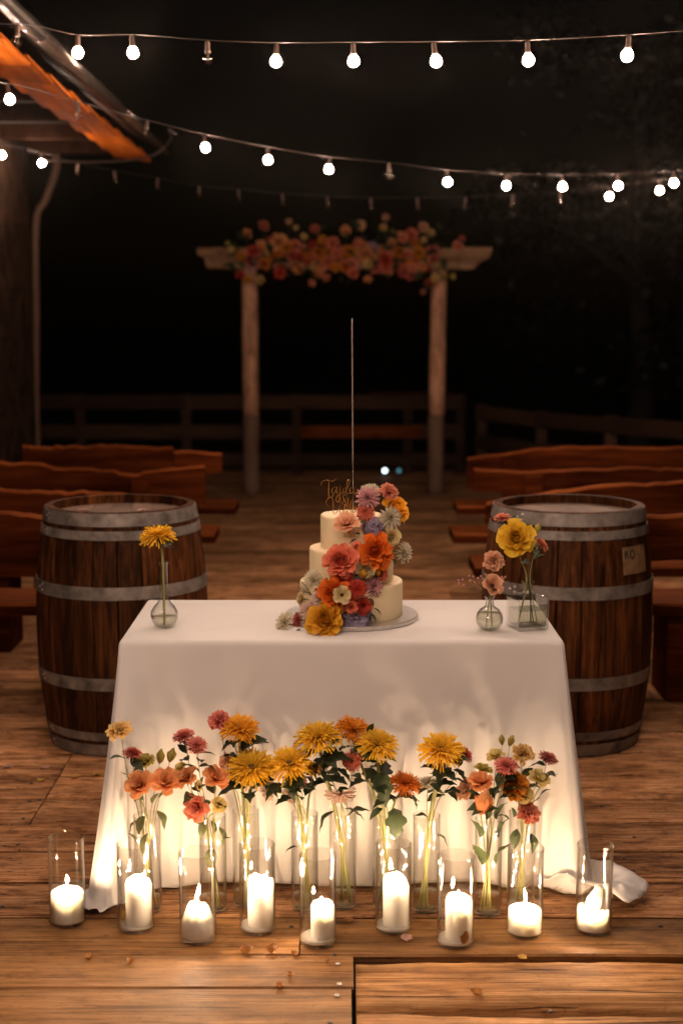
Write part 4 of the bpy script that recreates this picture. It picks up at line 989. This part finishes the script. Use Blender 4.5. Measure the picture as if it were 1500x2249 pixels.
# ------------------------------------------------------------------ bottles on the table
def lathe_glass(name, outer, inner, par, mat='clear_glass', n=40): return build(name, MB().lathe(outer + inner[::-1], n, close=False), mat, par, True)
fk = ground(362, 1378, TOPZ)
t = thing('glass_flask', 'long necked round bottomed glass flask holding one yellow flower', 'vase', fk)
OUT = [(.0005, .0), (.018, .0005), (.030, .007), (.039, .022), (.042, .038), (.040, .052), (.032, .066), (.021, .078), (.0145, .090), (.0132, .105), (.0130, .198), (.0165, .202), (.0170, .204)]
INN = [(.0005, .003), (.017, .0035), (.0285, .009), (.0372, .023), (.0402, .038), (.0382, .0515), (.0305, .065), (.0195, .077), (.0130, .0895), (.0117, .105), (.0115, .198), (.0150, .2035), (.0165, .2052)]
lathe_glass('glass', OUT, INN, t)
build('water', MB().lathe([(.0005, .004), (.016, .0045), (.028, .010), (.0365, .023), (.0396, .034), (.0005, .034)], 36), 'water', t, True)
b0 = fk + Vector((0, 0, .008)); bc = at(347, 1181, fk.y)
flower('mum', 'yellow', bc, 76 * MC, (-.05, -.10, 1), 'yellow pompon chrysanthemum alone in the long necked flask', [b0, fk + Vector((-.002, 0, .2)), fk + Vector((-.006, 0, .245))], None, 2, 'leaf_dark', True, 'stem_green', .0035, variant=0)

fb2 = ground(1074, 1384, TOPZ)
t = thing('glass_bottle', 'small round glass bottle holding two peach flowers', 'vase', fb2)
s_ = .0415
OUT = [(.0005, 0), (.020, .0005), (.032, .008), (.0405, .024), (.0415, .038), (.038, .052), (.029, .065), (.017, .073), (.0125, .077), (.0122, .100), (.0165, .103), (.017, .105)]
INN = [(.0005, .004), (.019, .0045), (.030, .010), (.0385, .024), (.0395, .038), (.036, .051), (.027, .0635), (.0155, .0715), (.011, .076), (.0107, .100), (.015, .1045), (.0165, .1062)]
lathe_glass('glass', OUT, INN, t)
build('water', MB().lathe([(.0005, .0045), (.018, .005), (.029, .0105), (.0378, .024), (.0388, .038), (.034, .053), (.0005, .053)], 36), 'water', t, True)
pz = fb2 + Vector((0, 0, .105))
flower('poppy', 'peach', at(1080, 1287, fb2.y - .02), 48 * MC * 1.05, (.25, -1, .45), 'open peach flower with dark heart low over the round bottle', [fb2 + Vector((-.01, 0, .012)), pz], None, 2, 'leaf_dark', False, sr=.0018, eye='dark_eye')
flower('carnation', 'peach', at(1083, 1233, fb2.y), 50 * MC, (0, -1, .5), 'ruffled peach carnation standing higher in the round bottle', [fb2 + Vector((.008, 0, .012)), pz + Vector((.003, .003, 0)), pz + Vector((.006, 0, .05))], None, 0, sr=.0018)
berries('spray of tiny pink buds reaching out of the round bottle', pz, [at(px + R.uniform(-2, 2), py + R.uniform(-3, 3), fb2.y + R.uniform(-.01, .01)) for px, py in ((1008, 1280), (1014, 1272), (1020, 1284), (1028, 1266), (1032, 1276), (1040, 1264), (1048, 1272), (1054, 1266), (1060, 1270), (1066, 1264), (1072, 1268), (1092, 1266), (1100, 1264), (1105, 1272), (1108, 1267), (1102, 1278), (1006, 1274), (1044, 1280))], r=.0036)

sqc = ground(1157, 1379, TOPZ)
t = thing('square_bottle', 'heavy square glass bottle holding a yellow rose and pink asters', 'vase', sqc, rotz=.30)
def sq_ring(h, z, ch, n=3):
    pts = []
    for (sx, sy) in ((1, 1), (-1, 1), (-1, -1), (1, -1)):
        a0 = math.atan2(sy, sx) - math.pi / 4
        for k in range(n + 1): a = a0 + math.pi / 2 * k / n; pts.append((sx * (h - ch) + ch * math.cos(a), sy * (h - ch) + ch * math.sin(a), z))
    return pts
def sq_loft(rings):
    mb = MB(); n = len(rings[0])
    for r in rings:
        for p in r: mb.vert(p)
    for i in range(len(rings) - 1):
        for k in range(n): mb.f.append((i*n + k, i*n + (k+1) % n, (i+1)*n + (k+1) % n, (i+1)*n + k))
    mb.f.append(tuple(n - 1 - k for k in range(n))); mb.f.append(tuple((len(rings)-1)*n + k for k in range(n))); return mb
H2 = .0495
mb = sq_loft([sq_ring(H2 - .004, 0, .005), sq_ring(H2, .004, .006), sq_ring(H2, .094, .006), sq_ring(H2 - .003, .100, .008), sq_ring(.032, .106, .012), sq_ring(.0185, .112, .018), sq_ring(.0160, .119, .01599), sq_ring(.0160, .138, .01599), sq_ring(.0195, .140, .01949), sq_ring(.0195, .148, .01949),
              sq_ring(.0135, .149, .01349), sq_ring(.0128, .12, .01279), sq_ring(.015, .112, .0149), sq_ring(.028, .103, .012), sq_ring(H2 - .0065, .096, .006), sq_ring(H2 - .005, .09, .005), sq_ring(H2 - .005, .014, .005), sq_ring(H2 - .008, .010, .005)])
build('glass', mb, 'thick_glass', t)
build('water', sq_loft([sq_ring(H2 - .009, .0105, .005), sq_ring(H2 - .0055, .0145, .005), sq_ring(H2 - .0055, .060, .005)]), 'water', t)
nk = sqc + Vector((0, 0, .145))
flower('rose', 'yellow', at(1132, 1184, sqc.y - .02), 76 * MC, (-.05, -1, .35), 'open yellow rose with red heart leaning out of the square bottle', [sqc + Vector((-.03, -.01, .014)), nk + Vector((-.004, 0, 0)), at(1142, 1225, sqc.y)], None, 3, 'leaf_dark', False, 'stem_green', .0025, eye=None)
flower('aster', 'salmon', at(1103, 1139, sqc.y + .01), 38 * MC, (-.1, -.15, 1), 'salmon pink aster high above the yellow rose', [sqc + Vector((.012, .01, .016)), nk + Vector((.004, .005, 0)), at(1125, 1190, sqc.y + .03), at(1112, 1160, sqc.y + .015)], None, 3, 'leaf_dark', False, 'stem_dark', .0018)
flower('aster', 'salmon', at(1188, 1196, sqc.y), 36 * MC, (.75, -.3, .65), 'salmon pink aster leaning sideways out of the square bottle', [sqc + Vector((.03, -.012, .014)), nk + Vector((.006, 0, 0)), at(1172, 1220, sqc.y)], None, 3, 'leaf_green', False, 'stem_green', .0016)
flower('bud', 'olive', at(1179, 1163, sqc.y), 20 * MC, (.35, -.1, 1), 'closed green bud standing on a long stem in the square bottle', [sqc + Vector((.02, .01, .016)), nk + Vector((.002, .003, 0)), at(1168, 1195, sqc.y)], None, 0, stem='stem_dark', sr=.0014, variant=0)

# ------------------------------------------------------------------ candles in glass cylinders
cyl_out = [(.0005, 0), (.046, 0), (.0495, .003), (.0505, .008), (.0505, .2425), (.0514, .2452), (.0505, .2485), (.0488, .2495), (.0474, .2482), (.0470, .2452), (.0476, .2425), (.0476, .014), (.045, .010), (.0005, .009)]
cyl_me = MB().lathe(cyl_out, 56).mesh('glass', True); fix_normals(cyl_me); cyl_me.materials.append(MATS['clear_glass'])
fl_prof = [(.0002, -.004), (.0030, -.001), (.0046, .005), (.0048, .010), (.0036, .018), (.0018, .026), (.0002, .033)]
fl_me = MB().lathe(fl_prof, 10).mesh('flame', True); fix_normals(fl_me); fl_me.materials.append(MATS['flame'])
def wax_mesh(r, h, ox, oy, slant, irregular, crater, seed, cone=0.0):
    n = 40; mb = MB(); rows_ = 12
    for i in range(rows_ + 1):
        z = h * i / rows_
        for k in range(n):
            a = 2 * math.pi * k / n; q = fbm((math.cos(a) * 1.3, math.sin(a) * 1.3, z * 14 + seed)) * irregular
            top = 1 + slant * math.cos(a - 2.2) + q * .8
            rr = r * (1 + q * .5 * i / rows_) * (1 - cone * max(0, i / rows_ - .45) / .55)
            if i == rows_: rr -= .004
            mb.vert((ox + rr * math.cos(a), oy + rr * math.sin(a), z * (top if i > 5 else 1) ))
    base = rows_ * n
    for (f, dz) in ((.86, -.001), (.74, -crater * .7), (.45, -crater), (.01, -crater)):
        for k in range(n):
            a = 2 * math.pi * k / n; s_ = mb.v[base + k]; zc = s_[2] * f + (h - crater * 0) * (1 - f)
            mb.vert((ox + (s_[0] - ox) * f, oy + (s_[1] - oy) * f, min(zc, s_[2] if f > .8 else zc) + dz))
    for i in range(rows_ + 4):
        for k in range(n): mb.f.append((i*n + k, i*n + (k+1) % n, (i+1)*n + (k+1) % n, (i+1)*n + k))
    mb.f.append(tuple(n - 1 - k for k in range(n)))
    return mb
CAND = [ # base px, wax radius, height, x offset, slant, irregular, crater, cone, candle label, glass label
 (150, 2025, .0465, .082, 0, .02, .06, .010, 0, 'wide melted white candle filling its glass beside the narrow cloth corner', 'glass cylinder wholly filled across by a low candle beside the narrow cloth corner'),
 (300, 2038, .0365, .128, .008, .05, .05, .009, 0, 'tall white pillar candle lit in front of the narrow cloth corner', 'glass cylinder with tall pillar and yellow petals before the narrow cloth corner'),
 (436, 2062, .0455, .088, 0, .08, .22, .009, .42, 'white candle melted to a rough cone below pink asters and orange blooms', 'glass cylinder around the candle melted to a rough cone'),
 (566, 2041, .0365, .128, .009, .14, .22, .009, 0, 'white pillar candle with a slanting lumpy top', 'glass cylinder around the pillar candle with a slanting lumpy top'),
 (698, 2068, .0330, .098, .014, .03, .06, .009, 0, 'slim short pillar candle pushed to the wall of its glass', 'glass cylinder with a slim short candle pushed against its wall'),
 (863, 2040, .0365, .132, .008, .10, .05, .009, 0, 'tall pillar candle with smooth sloping shoulder below the hanging leaf', 'glass cylinder with a tall sloping candle below the hanging leaf'),
 (999, 2070, .0370, .118, .010, .02, .04, .009, 0, 'flat topped yellowish pillar candle with a dry leaf stuck against it', 'glass cylinder with a dry leaf stuck inside beside a yellowish pillar'),
 (1151, 2049, .0470, .060, 0, .02, .03, .008, 0, 'very low wide candle with an upright visible flame', 'glass cylinder with the lowest candle and an open flame'),
 (1302, 2042, .0470, .055, 0, .03, .05, .008, 0, 'low burnt candle with a tall wax shard beside the crumpled cloth', 'glass cylinder with a burnt candle and wax shard beside the crumpled cloth')]
for i, (px, py, r, h, ox, slant, irr, cr, cone, lab, glab) in enumerate(CAND):
    g = ground(px, py)
    gt = tag(link('candle_glass', cyl_me, None, None, loc=(g.x, g.y, .0005)), glab, 'candle glass', 'glass cylinders with candles')
    t = thing('candle', lab, 'candle', (g.x, g.y, .0102), 'lit candles in front of the table')
    build('wax', wax_mesh(r, h, ox, 0, slant, irr, cr, i * 7.3, cone), 'wax', t, True)
    if r < .044: build('wax_pool', MB().lathe([(.0005, .0), (.0472, .0), (.0472, .006), (.044, .0085), (r + .004, .0075), (.0005, .007)], 40), 'wax', t, True)
    fx = ox + (.012 if i in (1, 3) else -.003); zt = h - cr + .002
    wk = (fx, 0) if i != 8 else (-.014, -.016)
    build('wick', MB().tube([(wk[0], wk[1], zt - .004), (wk[0] + .001, wk[1], zt + .012)], .0009, 6), 'wick', t, True)
    link('flame', fl_me, None, t, loc=((fx + .001, 0, zt + .009) if i != 8 else (-.014, -.016, zt + .012)), rot=(R.uniform(-.12, .12), R.uniform(-.15, .15), 0), scale=(.9, .9, (.78 if i in (0, 7, 2) else .6) * R.uniform(.8, 1.2)))
    if i == 8:
        build('wax_shard', MB().tube(smoothpath([(-.004, .01, .05), (.008, .004, .085), (.012, .002, .105), (.008, 0, .120)], 4), [.020, .022, .024, .022, .020, .019, .017, .015, .013, .012, .011, .009, .006], 14), 'wax', t, True)
        build('wax_shard', MB().tube(smoothpath([(.034, .0, .05), (.036, -.004, .09), (.038, -.004, .128)], 4), [.010, .011, .011, .011, .010, .010, .009, .009, .006], 12), 'wax', t, True)

# ------------------------------------------------------------------ flower vases in front of the cloth
vz = .285
vprof = [(.0005, 0), (.0355, 0), (.0385, .003), (.0392, .008), (.0392, vz - .006), (.0399, vz - .0035), (.0392, vz - .0005), (.038, vz), (.0368, vz - .001), (.0364, vz - .0035), (.0369, vz - .006), (.0369, .012), (.035, .009), (.0005, .008)]
vase_me = MB().lathe(vprof, 48).mesh('glass', True); fix_normals(vase_me); vase_me.materials.append(MATS['clear_glass'])
VX = [(323, 3.905), (467, 3.91), (540, 3.945), (669, 3.92), (753, 3.935), (848, 3.93), (937, 3.905), (1073, 3.885), (1147, 3.935)]
VL = ['with a cream carnation and two orange blooms', 'with two pink asters over orange blooms', 'with the widest chrysanthemum and a pink carnation', 'with one tilted chrysanthemum and pale drooping dahlias', 'with a thick slanting stem and drooping blush dahlia', 'with a dark lobed leaf hanging over its rim', 'with one upright chrysanthemum on a thick leafy stem', 'with broad oval leaves inside and orange buds', 'with the tan carnation and salmon bloom at its rim']
VV = []
for i, ((px, Y), lab) in enumerate(zip(VX, VL)):
    x = at(px, 1793, Y).x; v = thing('glass_vase', 'tall clear cylinder vase ' + lab, 'vase', (x, Y, .0005), 'cylinder vases in front of the cloth'); VV.append(Vector((x, Y, 0)))
    link('glass', vase_me, None, v)
    hw = .055 if i in (6, 7) else .04
    build('water', MB().lathe([(.0005, .009), (.0348, .0095), (.0368, .013), (.0368, hw), (.0005, hw)], 36), 'water', v, True)
M4 = pxm(3.93, .4)
UP = (0, -.32, 1)
VF = [ # vase, kind, colour, px, py, diameter px, axis, dY, leaves, stem radius, eye, label
 (0, 'carnation', 'tan', 265, 1611, 58, (-.2, -.3, 1), .0, 0, .0018, None, 'cream yellow carnation standing highest above the narrow cloth corner'),
 (0, 'aster', 'magenta', 291, 1656, 42, (.1, -.1, 1), .02, 3, .0018, None, 'dark pink aster below the cream yellow carnation'),
 (0, 'lisianthus', 'orange', 309, 1728, 58, (-.2, -.8, .8), -.03, 0, .0018, None, 'pale orange bloom in the cream carnation vase, beside its twin'),
 (0, 'lisianthus', 'orange', 363, 1722, 58, (.2, -.8, .9), -.02, 0, .0018, None, 'orange bloom reaching sideways out of the cream carnation vase'),
 (0, 'lisianthus', 'olive', 320, 1678, 40, (0, -.2, 1), .04, 1, .0016, None, 'greenish yellow bloom between the dark pink aster and buds'),
 (0, 'bud', 'olive', 352, 1665, 26, (.1, 0, 1), .05, 0, .0014, None, 'olive bud high in the cream carnation vase'),
 (0, 'bud', 'olive', 376, 1662, 26, (.3, 0, 1), .045, 0, .0014, None, 'olive bud leaning out of the cream carnation vase'),
 (1, 'aster', 'rose_pink', 405, 1618, 48, (-.2, -.15, 1), .03, 4, .0018, None, 'pink aster with dark leaves, seen edge on, above the orange blooms'),
 (1, 'aster', 'rose_pink', 433, 1638, 44, (.1, -.65, 1), .0, 4, .0018, None, 'pink aster showing its round face above the orange blooms'),
 (1, 'lisianthus', 'orange', 414, 1714, 52, (-.5, -.5, .8), -.01, 0, .0018, None, 'orange bloom leaning away under the pink asters'),
 (1, 'lisianthus', 'orange', 474, 1714, 54, (.4, -.6, .8), .0, 0, .0018, None, 'orange bloom under the peach carnation'),
 (1, 'lisianthus', 'salmon', 438, 1773, 56, (-.5, -1, .2), -.04, 0, .0018, None, 'salmon orange bloom drooping over the vase rim'),
 (1, 'lisianthus', 'lemon', 479, 1771, 34, (.3, -.6, .7), -.02, 0, .0016, None, 'small lemon bloom beside the drooping salmon one'),
 (1, 'lisianthus', 'lemon', 399, 1690, 28, (-.4, -.3, 1), .02, 0, .0014, None, 'small lemon bloom behind the orange bloom that leans away'),
 (1, 'bud', 'lemon', 437, 1728, 24, (0, -.4, 1), -.02, 0, .0014, None, 'small lemon bud between two orange blooms'),
 (2, 'carnation', 'rose_pink', 483, 1586, 52, (-.3, -.5, .9), .04, 0, .0022, None, 'pink carnation standing highest beside a golden chrysanthemum'),
 (2, 'mum', 'gold', 526, 1604, 80, (.05, -.35, 1), .03, 4, .0040, 'flower_eye', 'golden chrysanthemum beside the pink carnation'),
 (2, 'carnation', 'peach', 503, 1677, 48, (-.2, -.4, 1), .03, 0, .0018, None, 'peach carnation behind the widest chrysanthemum'),
 (2, 'mum', 'yellow', 553, 1691, 100, (.0, -.42, 1), -.01, 4, .0052, 'flower_eye', 'widest flat yellow chrysanthemum low over its vase'),
 (3, 'mum', 'yellow', 637, 1681, 86, (-.2, -.55, 1), .0, 4, .0052, 'flower_eye', 'yellow chrysanthemum tilted beside the widest one'),
 (3, 'mum', 'gold', 687, 1690, 40, (.3, -.3, 1), .04, 3, .0030, None, 'small gold chrysanthemum half hidden by dark leaves'),
 (3, 'dahlia', 'blush', 590, 1733, 46, (-.8, -.6, .0), .03, 0, .0018, None, 'blush dahlia drooping under the widest chrysanthemum'),
 (3, 'dahlia', 'blush', 640, 1745, 42, (-.5, -.6, -.2), .02, 0, .0018, None, 'blush dahlia half hidden under the tilted chrysanthemum'),
 (3, 'dahlia', 'pink', 661, 1718, 30, (.1, -.6, .6), -.02, 0, .0016, None, 'small pale pink dahlia among dark lobed leaves'),
 (4, 'mum', 'yellow', 700, 1624, 94, (-.12, -.22, 1), .01, 5, .0052, 'flower_eye', 'yellow chrysanthemum on a thick slanting stem with a mass of dark leaves'),
 (4, 'dahlia', 'blush', 748, 1742, 64, (.05, -.4, -.7), -.02, 0, .0026, None, 'blush dahlia hanging its head at the vase rim'),
 (4, 'aster', 'coral', 773, 1672, 44, (-.45, -1, .2), .0, 0, .0014, None, 'coral aster facing out on a bare thin stem'),
 (5, 'mum', 'amber', 775, 1606, 76, (.25, -.2, 1), .05, 3, .0040, None, 'amber chrysanthemum standing highest behind the others'),
 (5, 'mum', 'yellow', 828, 1639, 84, (.1, -.42, 1), .0, 4, .0050, 'flower_eye', 'bright yellow chrysanthemum above the dark hanging leaf'),
 (5, 'mum', 'rust', 888, 1724, 66, (.2, -.2, 1), -.02, 3, .0034, None, 'rusty orange chrysanthemum lowest of the chrysanthemums'),
 (6, 'mum', 'yellow', 968, 1651, 90, (-.05, -.45, 1), .0, 6, .0055, 'flower_eye', 'upright yellow chrysanthemum with clear round eye on a thick leafy stem'),
 (6, 'dahlia', 'white', 937, 1722, 42, (-.3, -.2, .9), .03, 1, .0018, None, 'small white dahlia beside the thick leafy stem'),
 (6, 'aster', 'magenta', 1020, 1657, 40, (.6, -.2, .6), .05, 1, .0018, None, 'dark pink aster turned away behind the upright chrysanthemum'),
 (7, 'lisianthus', 'peach', 1028, 1737, 44, (-.6, -.5, .6), .01, 0, .0018, None, 'peach bloom leaning out beside orange buds'),
 (7, 'lisianthus', 'orange', 1054, 1724, 50, (.0, -.4, 1), .0, 1, .0018, None, 'orange bloom above the closed orange bud'),
 (7, 'bud', 'orange', 1060, 1768, 48, (.2, -.2, 1), -.03, 1, .0018, None, 'closed orange bud at the rim of the leafy vase'),
 (7, 'lisianthus', 'olive', 1060, 1696, 36, (.1, -.1, 1), .05, 1, .0016, None, 'greenish bloom behind the orange bloom and bud'),
 (7, 'aster', 'rose_pink', 1111, 1683, 50, (.05, -.45, 1), -.02, 4, .0020, None, 'pink aster above the tan carnation'),
 (8, 'carnation', 'amber', 1127, 1727, 68, (-.05, -.75, .7), -.03, 0, .0022, None, 'tan orange carnation with frilled petals below the pink aster'),
 (8, 'lisianthus', 'lemon', 1147, 1748, 40, (.3, -.6, .7), -.03, 0, .0016, None, 'lemon bloom beside the tan orange carnation'),
 (8, 'carnation', 'salmon', 1158, 1789, 54, (.3, -.6, .7), -.035, 0, .0018, None, 'salmon carnation resting on a vase rim'),
 (8, 'carnation', 'tan', 1146, 1660, 56, (.2, -.4, 1), .03, 0, .0018, None, 'tan carnation standing above the other blooms beside green buds'),
 (7, 'lisianthus', 'lemon', 1089, 1665, 36, (-.3, -.2, 1), .03, 0, .0016, None, 'lemon bloom beside the pink aster'),
 (8, 'aster', 'rose_pink', 1203, 1666, 42, (.4, -.2, 1), .02, 2, .0018, None, 'pink aster leaning far out over the bare cloth'),
 (8, 'lisianthus', 'lemon', 1181, 1716, 44, (.3, -.5, .8), .0, 0, .0016, None, 'lemon bloom below the far leaning pink aster'),
 (7, 'bud', 'olive', 1102, 1628, 18, (-.05, 0, 1), .04, 0, .0012, None, 'slim green bud standing straight beside its forked twin'),
 (7, 'bud', 'olive', 1121, 1630, 20, (.3, 0, 1), .04, 0, .0012, None, 'slim green bud leaning on a forked stem')]
for (vi, k, c, px, py, dpx, ax, dY, nl, sr, eye, lab) in VF:
    vp = VV[vi]; cpt = at(px, py, vp.y + dY); dx = max(-.026, min(.026, (cpt.x - vp.x) * .35)); dy = max(-.02, min(.02, dY * .5))
    ja, jb = R.uniform(-.008, .008), R.uniform(-.008, .008)
    foot = vp + Vector((max(-.024, min(.024, -dx * .8 + ja)), -dy + jb, .012)); rim = vp + Vector((dx + ja * .3, dy, vz + .005))
    path = [foot, rim]
    if cpt.z > vz + .1: path.append(rim.lerp(cpt, .5) + Vector((dx * .25, 0, 0)))
    mum = k in ('mum', 'aster')
    flower(k, c, cpt, dpx * M4 * 1.08, ax, lab, path, 'flowers in the cylinder vases', nl + (2 if mum else 1), ('leaf_dark' if mum else 'leaf_green'), k == 'mum', 'stem_green', sr * (1.1 if k == 'mum' else .85), eye)
# greenery standing in the vases
def sprig(vi, label, items, mat):
    vp = VV[vi]; t = thing('greenery_sprig', label, 'greenery', vp + Vector((0, 0, .012)), 'green sprigs in the cylinder vases')
    ps = [at(px, py, vp.y + dy) for px, py, dy, *_ in items]; top = max(ps, key=lambda p: p.z)
    sp = smoothpath([t.location, vp + Vector((0, -.01, vz * .6)), vp + Vector((.004, -.012, vz)), top], 4)
    build('stem', MB().tube([p - t.location for p in sp], .0018, 6), 'stem_green', t, True)
    for p, (px, py, dy, ang, size, lob) in zip(ps, items): leaf(t, t.location, p, (math.cos(D(ang)), -.25, math.sin(D(ang))), size, mat, lob, R.uniform(-.4, .4))
sprig(0, 'broad pale leaves packed in the neck of the cream carnation vase', [(318, 1790, -.02, 250, .06, False), (345, 1780, -.02, 300, .06, False), (325, 1830, -.025, 260, .075, False), (335, 1765, .0, 60, .05, False), (305, 1800, .0, 230, .05, False), (350, 1752, -.01, 40, .05, False), (300, 1850, -.02, 120, .04, False), (285, 1715, .0, 120, .04, False)], 'leaf_pale')
sprig(1, 'narrow green leaves filling the vase of pink asters', [(455, 1800, -.02, 250, .06, False), (480, 1815, -.02, 290, .06, False), (465, 1860, -.025, 270, .07, False), (470, 1830, .0, 95, .05, False), (445, 1830, .0, 110, .05, False), (486, 1850, -.02, 40, .035, False)], 'leaf_pale')
sprig(2, 'dark lobed leaves spreading under the widest chrysanthemum', [(540, 1730, -.01, 185, .085, True), (515, 1630, .03, 205, .045, True), (545, 1638, .02, 20, .065, True), (575, 1722, .0, 330, .06, True)], 'leaf_dark')
sprig(3, 'dark lobed leaves hanging under the tilted chrysanthemum', [(622, 1722, -.01, 215, .07, True), (650, 1726, -.02, 260, .05, True), (690, 1722, .0, 200, .07, True), (640, 1752, .0, 195, .05, True), (655, 1860, -.025, 190, .04, False)], 'leaf_dark')
sprig(4, 'mass of dark leaves on the thick slanting stem', [(700, 1650, .0, 200, .06, True), (715, 1660, -.01, 60, .075, True), (725, 1670, .0, 10, .07, True), (735, 1690, .0, 330, .06, True), (705, 1670, .01, 250, .06, True), (745, 1650, .0, 30, .05, True), (762, 1792, -.03, 28, .07, False), (735, 1780, -.02, 225, .075, False), (755, 1775, .0, 340, .07, False)], 'leaf_dark')
sprig(5, 'large dark lobed leaves drooping over the vase rim', [(848, 1700, -.03, 265, .095, True), (865, 1775, -.04, 275, .09, True), (800, 1640, .02, 200, .05, True), (812, 1615, .03, 80, .045, False), (835, 1660, .0, 350, .05, True), (840, 1775, -.03, 215, .05, False), (900, 1745, -.02, 300, .05, True)], 'leaf_green')
sprig(6, 'dark lobed leaves climbing the thick chrysanthemum stem', [(985, 1675, -.01, 20, .06, True), (995, 1690, .0, 320, .06, True), (975, 1690, -.01, 60, .05, True), (955, 1690, .0, 160, .045, True), (975, 1742, -.02, 10, .06, True), (940, 1732, -.02, 200, .035, False), (940, 1795, -.02, 160, .04, False), (990, 1710, .0, 345, .055, True), (958, 1830, -.01, 320, .05, False)], 'leaf_dark')
sprig(7, 'broad oval leaves filling the inside of a vase', [(1068, 1800, -.02, 100, .07, False), (1090, 1800, -.02, 70, .07, False), (1055, 1840, -.03, 110, .075, False), (1095, 1840, -.02, 75, .075, False), (1060, 1900, -.03, 110, .085, False), (1088, 1900, -.03, 70, .085, False), (1085, 1755, .0, 75, .06, False), (1048, 1752, -.02, 135, .045, False)], 'leaf_green')
sprig(8, 'small oval leaves at the rim of the tan carnation vase', [(1118, 1800, -.03, 150, .045, False), (1128, 1795, -.03, 100, .04, False), (1135, 1820, -.03, 260, .06, False), (1165, 1830, -.02, 280, .06, False), (1150, 1800, -.01, 80, .05, False), (1185, 1750, .0, 50, .04, False)], 'leaf_green')

# ------------------------------------------------------------------ fallen leaves and petals
def litter(px, py, size, mat, label, z=0.0, cup=.35, curl=1.0, group=None, name='fallen_petal', cat='petal', Y=None):
    g = ground(px, py, z) if Y is None else at(px, py, Y); mb = MB(); n = 7; sd = R.random() * 60
    for i in range(n):
        s = i / (n - 1); wd = max(.04, math.sin(math.pi * min(1, s * .92 + .06)) * .42)
        for u in (-1, -.4, .3, 1):
            x = u * wd * (1 + .35 * fbm((s * 5, u, sd))); y_ = s - .5 + .1 * fbm((u * 2, s * 4, sd)); zz = cup * (u * u * wd + (s - .5) ** 2 * curl) + .14 * fbm((s * 3, u * 2, sd + 9))
            mb.vert((x, y_, zz))
    for i in range(n - 1):
        for c in range(3): k = i * 4 + c; mb.f.append((k, k+1, k+5, k+4))
    zm = min(v[2] for v in mb.v); mb.v = [(a * size, b * size, (c - zm) * size + .001) for a, b, c in mb.v]
    o_ = link(name, mb.mesh(name, True), mat, None, loc=(g.x, g.y, z), rot=(0, 0, R.random() * 6.28))
    tag(o_, label, cat, group); return o_
for (px, py, s) in ((196, 2107, .030), (288, 2114, .026), (541, 2093, .040), (597, 2092, .036), (648, 2099, .026), (637, 2146, .026), (614, 2168, .026), (1047, 2187, .036), (720, 2116, .018)):
    litter(px, py, s, 'dry_leaf', 'small curled dry orange leaf lying on bare boards in front of the candles', .0, .9, 1.4, 'dry leaves on the front boards', 'dry_leaf', 'leaf')
litter(767, 2024, .030, 'dry_leaf', 'dry orange leaf lying between the glasses of two candles', 0, .5, 1, None, 'dry_leaf', 'leaf')
litter(893, 2064, .042, 'petal_pink', 'pale dry leaf lying beside the foot of a candle glass', 0, .4, 1, None, 'dry_leaf', 'leaf')
litter(1146, 2107, .030, 'petal_yellow', 'yellow scrap of petal caught in the wide gap of old boards', 0, .6, 1, None)
litter(185, 1826, .024, 'dry_leaf', 'tiny red brown leaf on the boards behind the first glass', 0, .8, 1, None, 'dry_leaf', 'leaf')
for (px, py, s, m_) in ((18, 1686, .045, 'petal_pink'), (100, 1688, .036, 'petal_pink')): litter(px, py, s, m_, 'pale pink petal on the boards beside the barrel with petals', 0, .3, .5, 'pink petals by the barrel')
for (px, py, s, m_) in ((92, 1715, .036, 'petal_yellow'), (166, 1708, .034, 'petal_yellow'), (214, 1702, .034, 'petal_yellow')): litter(px, py, s, m_, 'yellow petal on the boards beside the barrel with petals', 0, .4, .6, 'yellow petals by the barrel')
for dx, dy in ((-.10, -.18), (-.05, -.06), (.02, -.14), (.08, .02), (.10, -.05), (.17, -.12), (-.15, .02)):
    g = bl.location + Vector((dx, dy, 0)); zt = .955 - .034
    o_ = litter(750, 1500, .042, 'petal_pink', 'pale petal lying on the barrel lid', zt, .3, .6, 'petals on the barrel lid'); o_.location = (g.x, g.y, zt)
pet = litter(1018, 2045, .034, 'dry_leaf', 'dry leaf stuck upright inside a candle glass', 0, .3, .4, None, 'dry_leaf', 'leaf'); g7 = ground(999, 2070); pet.location = (g7.x + .02, g7.y - .040, .034); pet.rotation_euler = (math.radians(80), .4, .35)
for dx, dy, rz in ((-.040, .012, 1.2), (.042, .01, 2)):
    g2 = ground(300, 2038); pet = litter(300, 2038, .030, 'petal_yellow', 'yellow petal inside the glass of the tall pillar candle', 0, .3, .4, 'yellow petals in a candle glass'); pet.location = (g2.x + dx, g2.y + dy, .030); pet.rotation_euler = (math.radians(85), .2, rz)

# ------------------------------------------------------------------ thin haze added to give the bulbs a glow
if HAZE > 0:
    hz = MB().box((-40, -10, -1.45), (40, 60, 7.2)); m, nt, out = newmat('haze_air')
    pv = nt.nodes.new('ShaderNodeVolumePrincipled'); pv.inputs['Density'].default_value = HAZE; pv.inputs['Color'].default_value = (.95, .82, .70, 1); pv.inputs['Anisotropy'].default_value = .95
    nt.links.new(pv.outputs[0], out.inputs['Volume']); MATS['haze_air'] = m
    link('haze', hz.mesh('haze'), 'haze_air', kind='stuff')
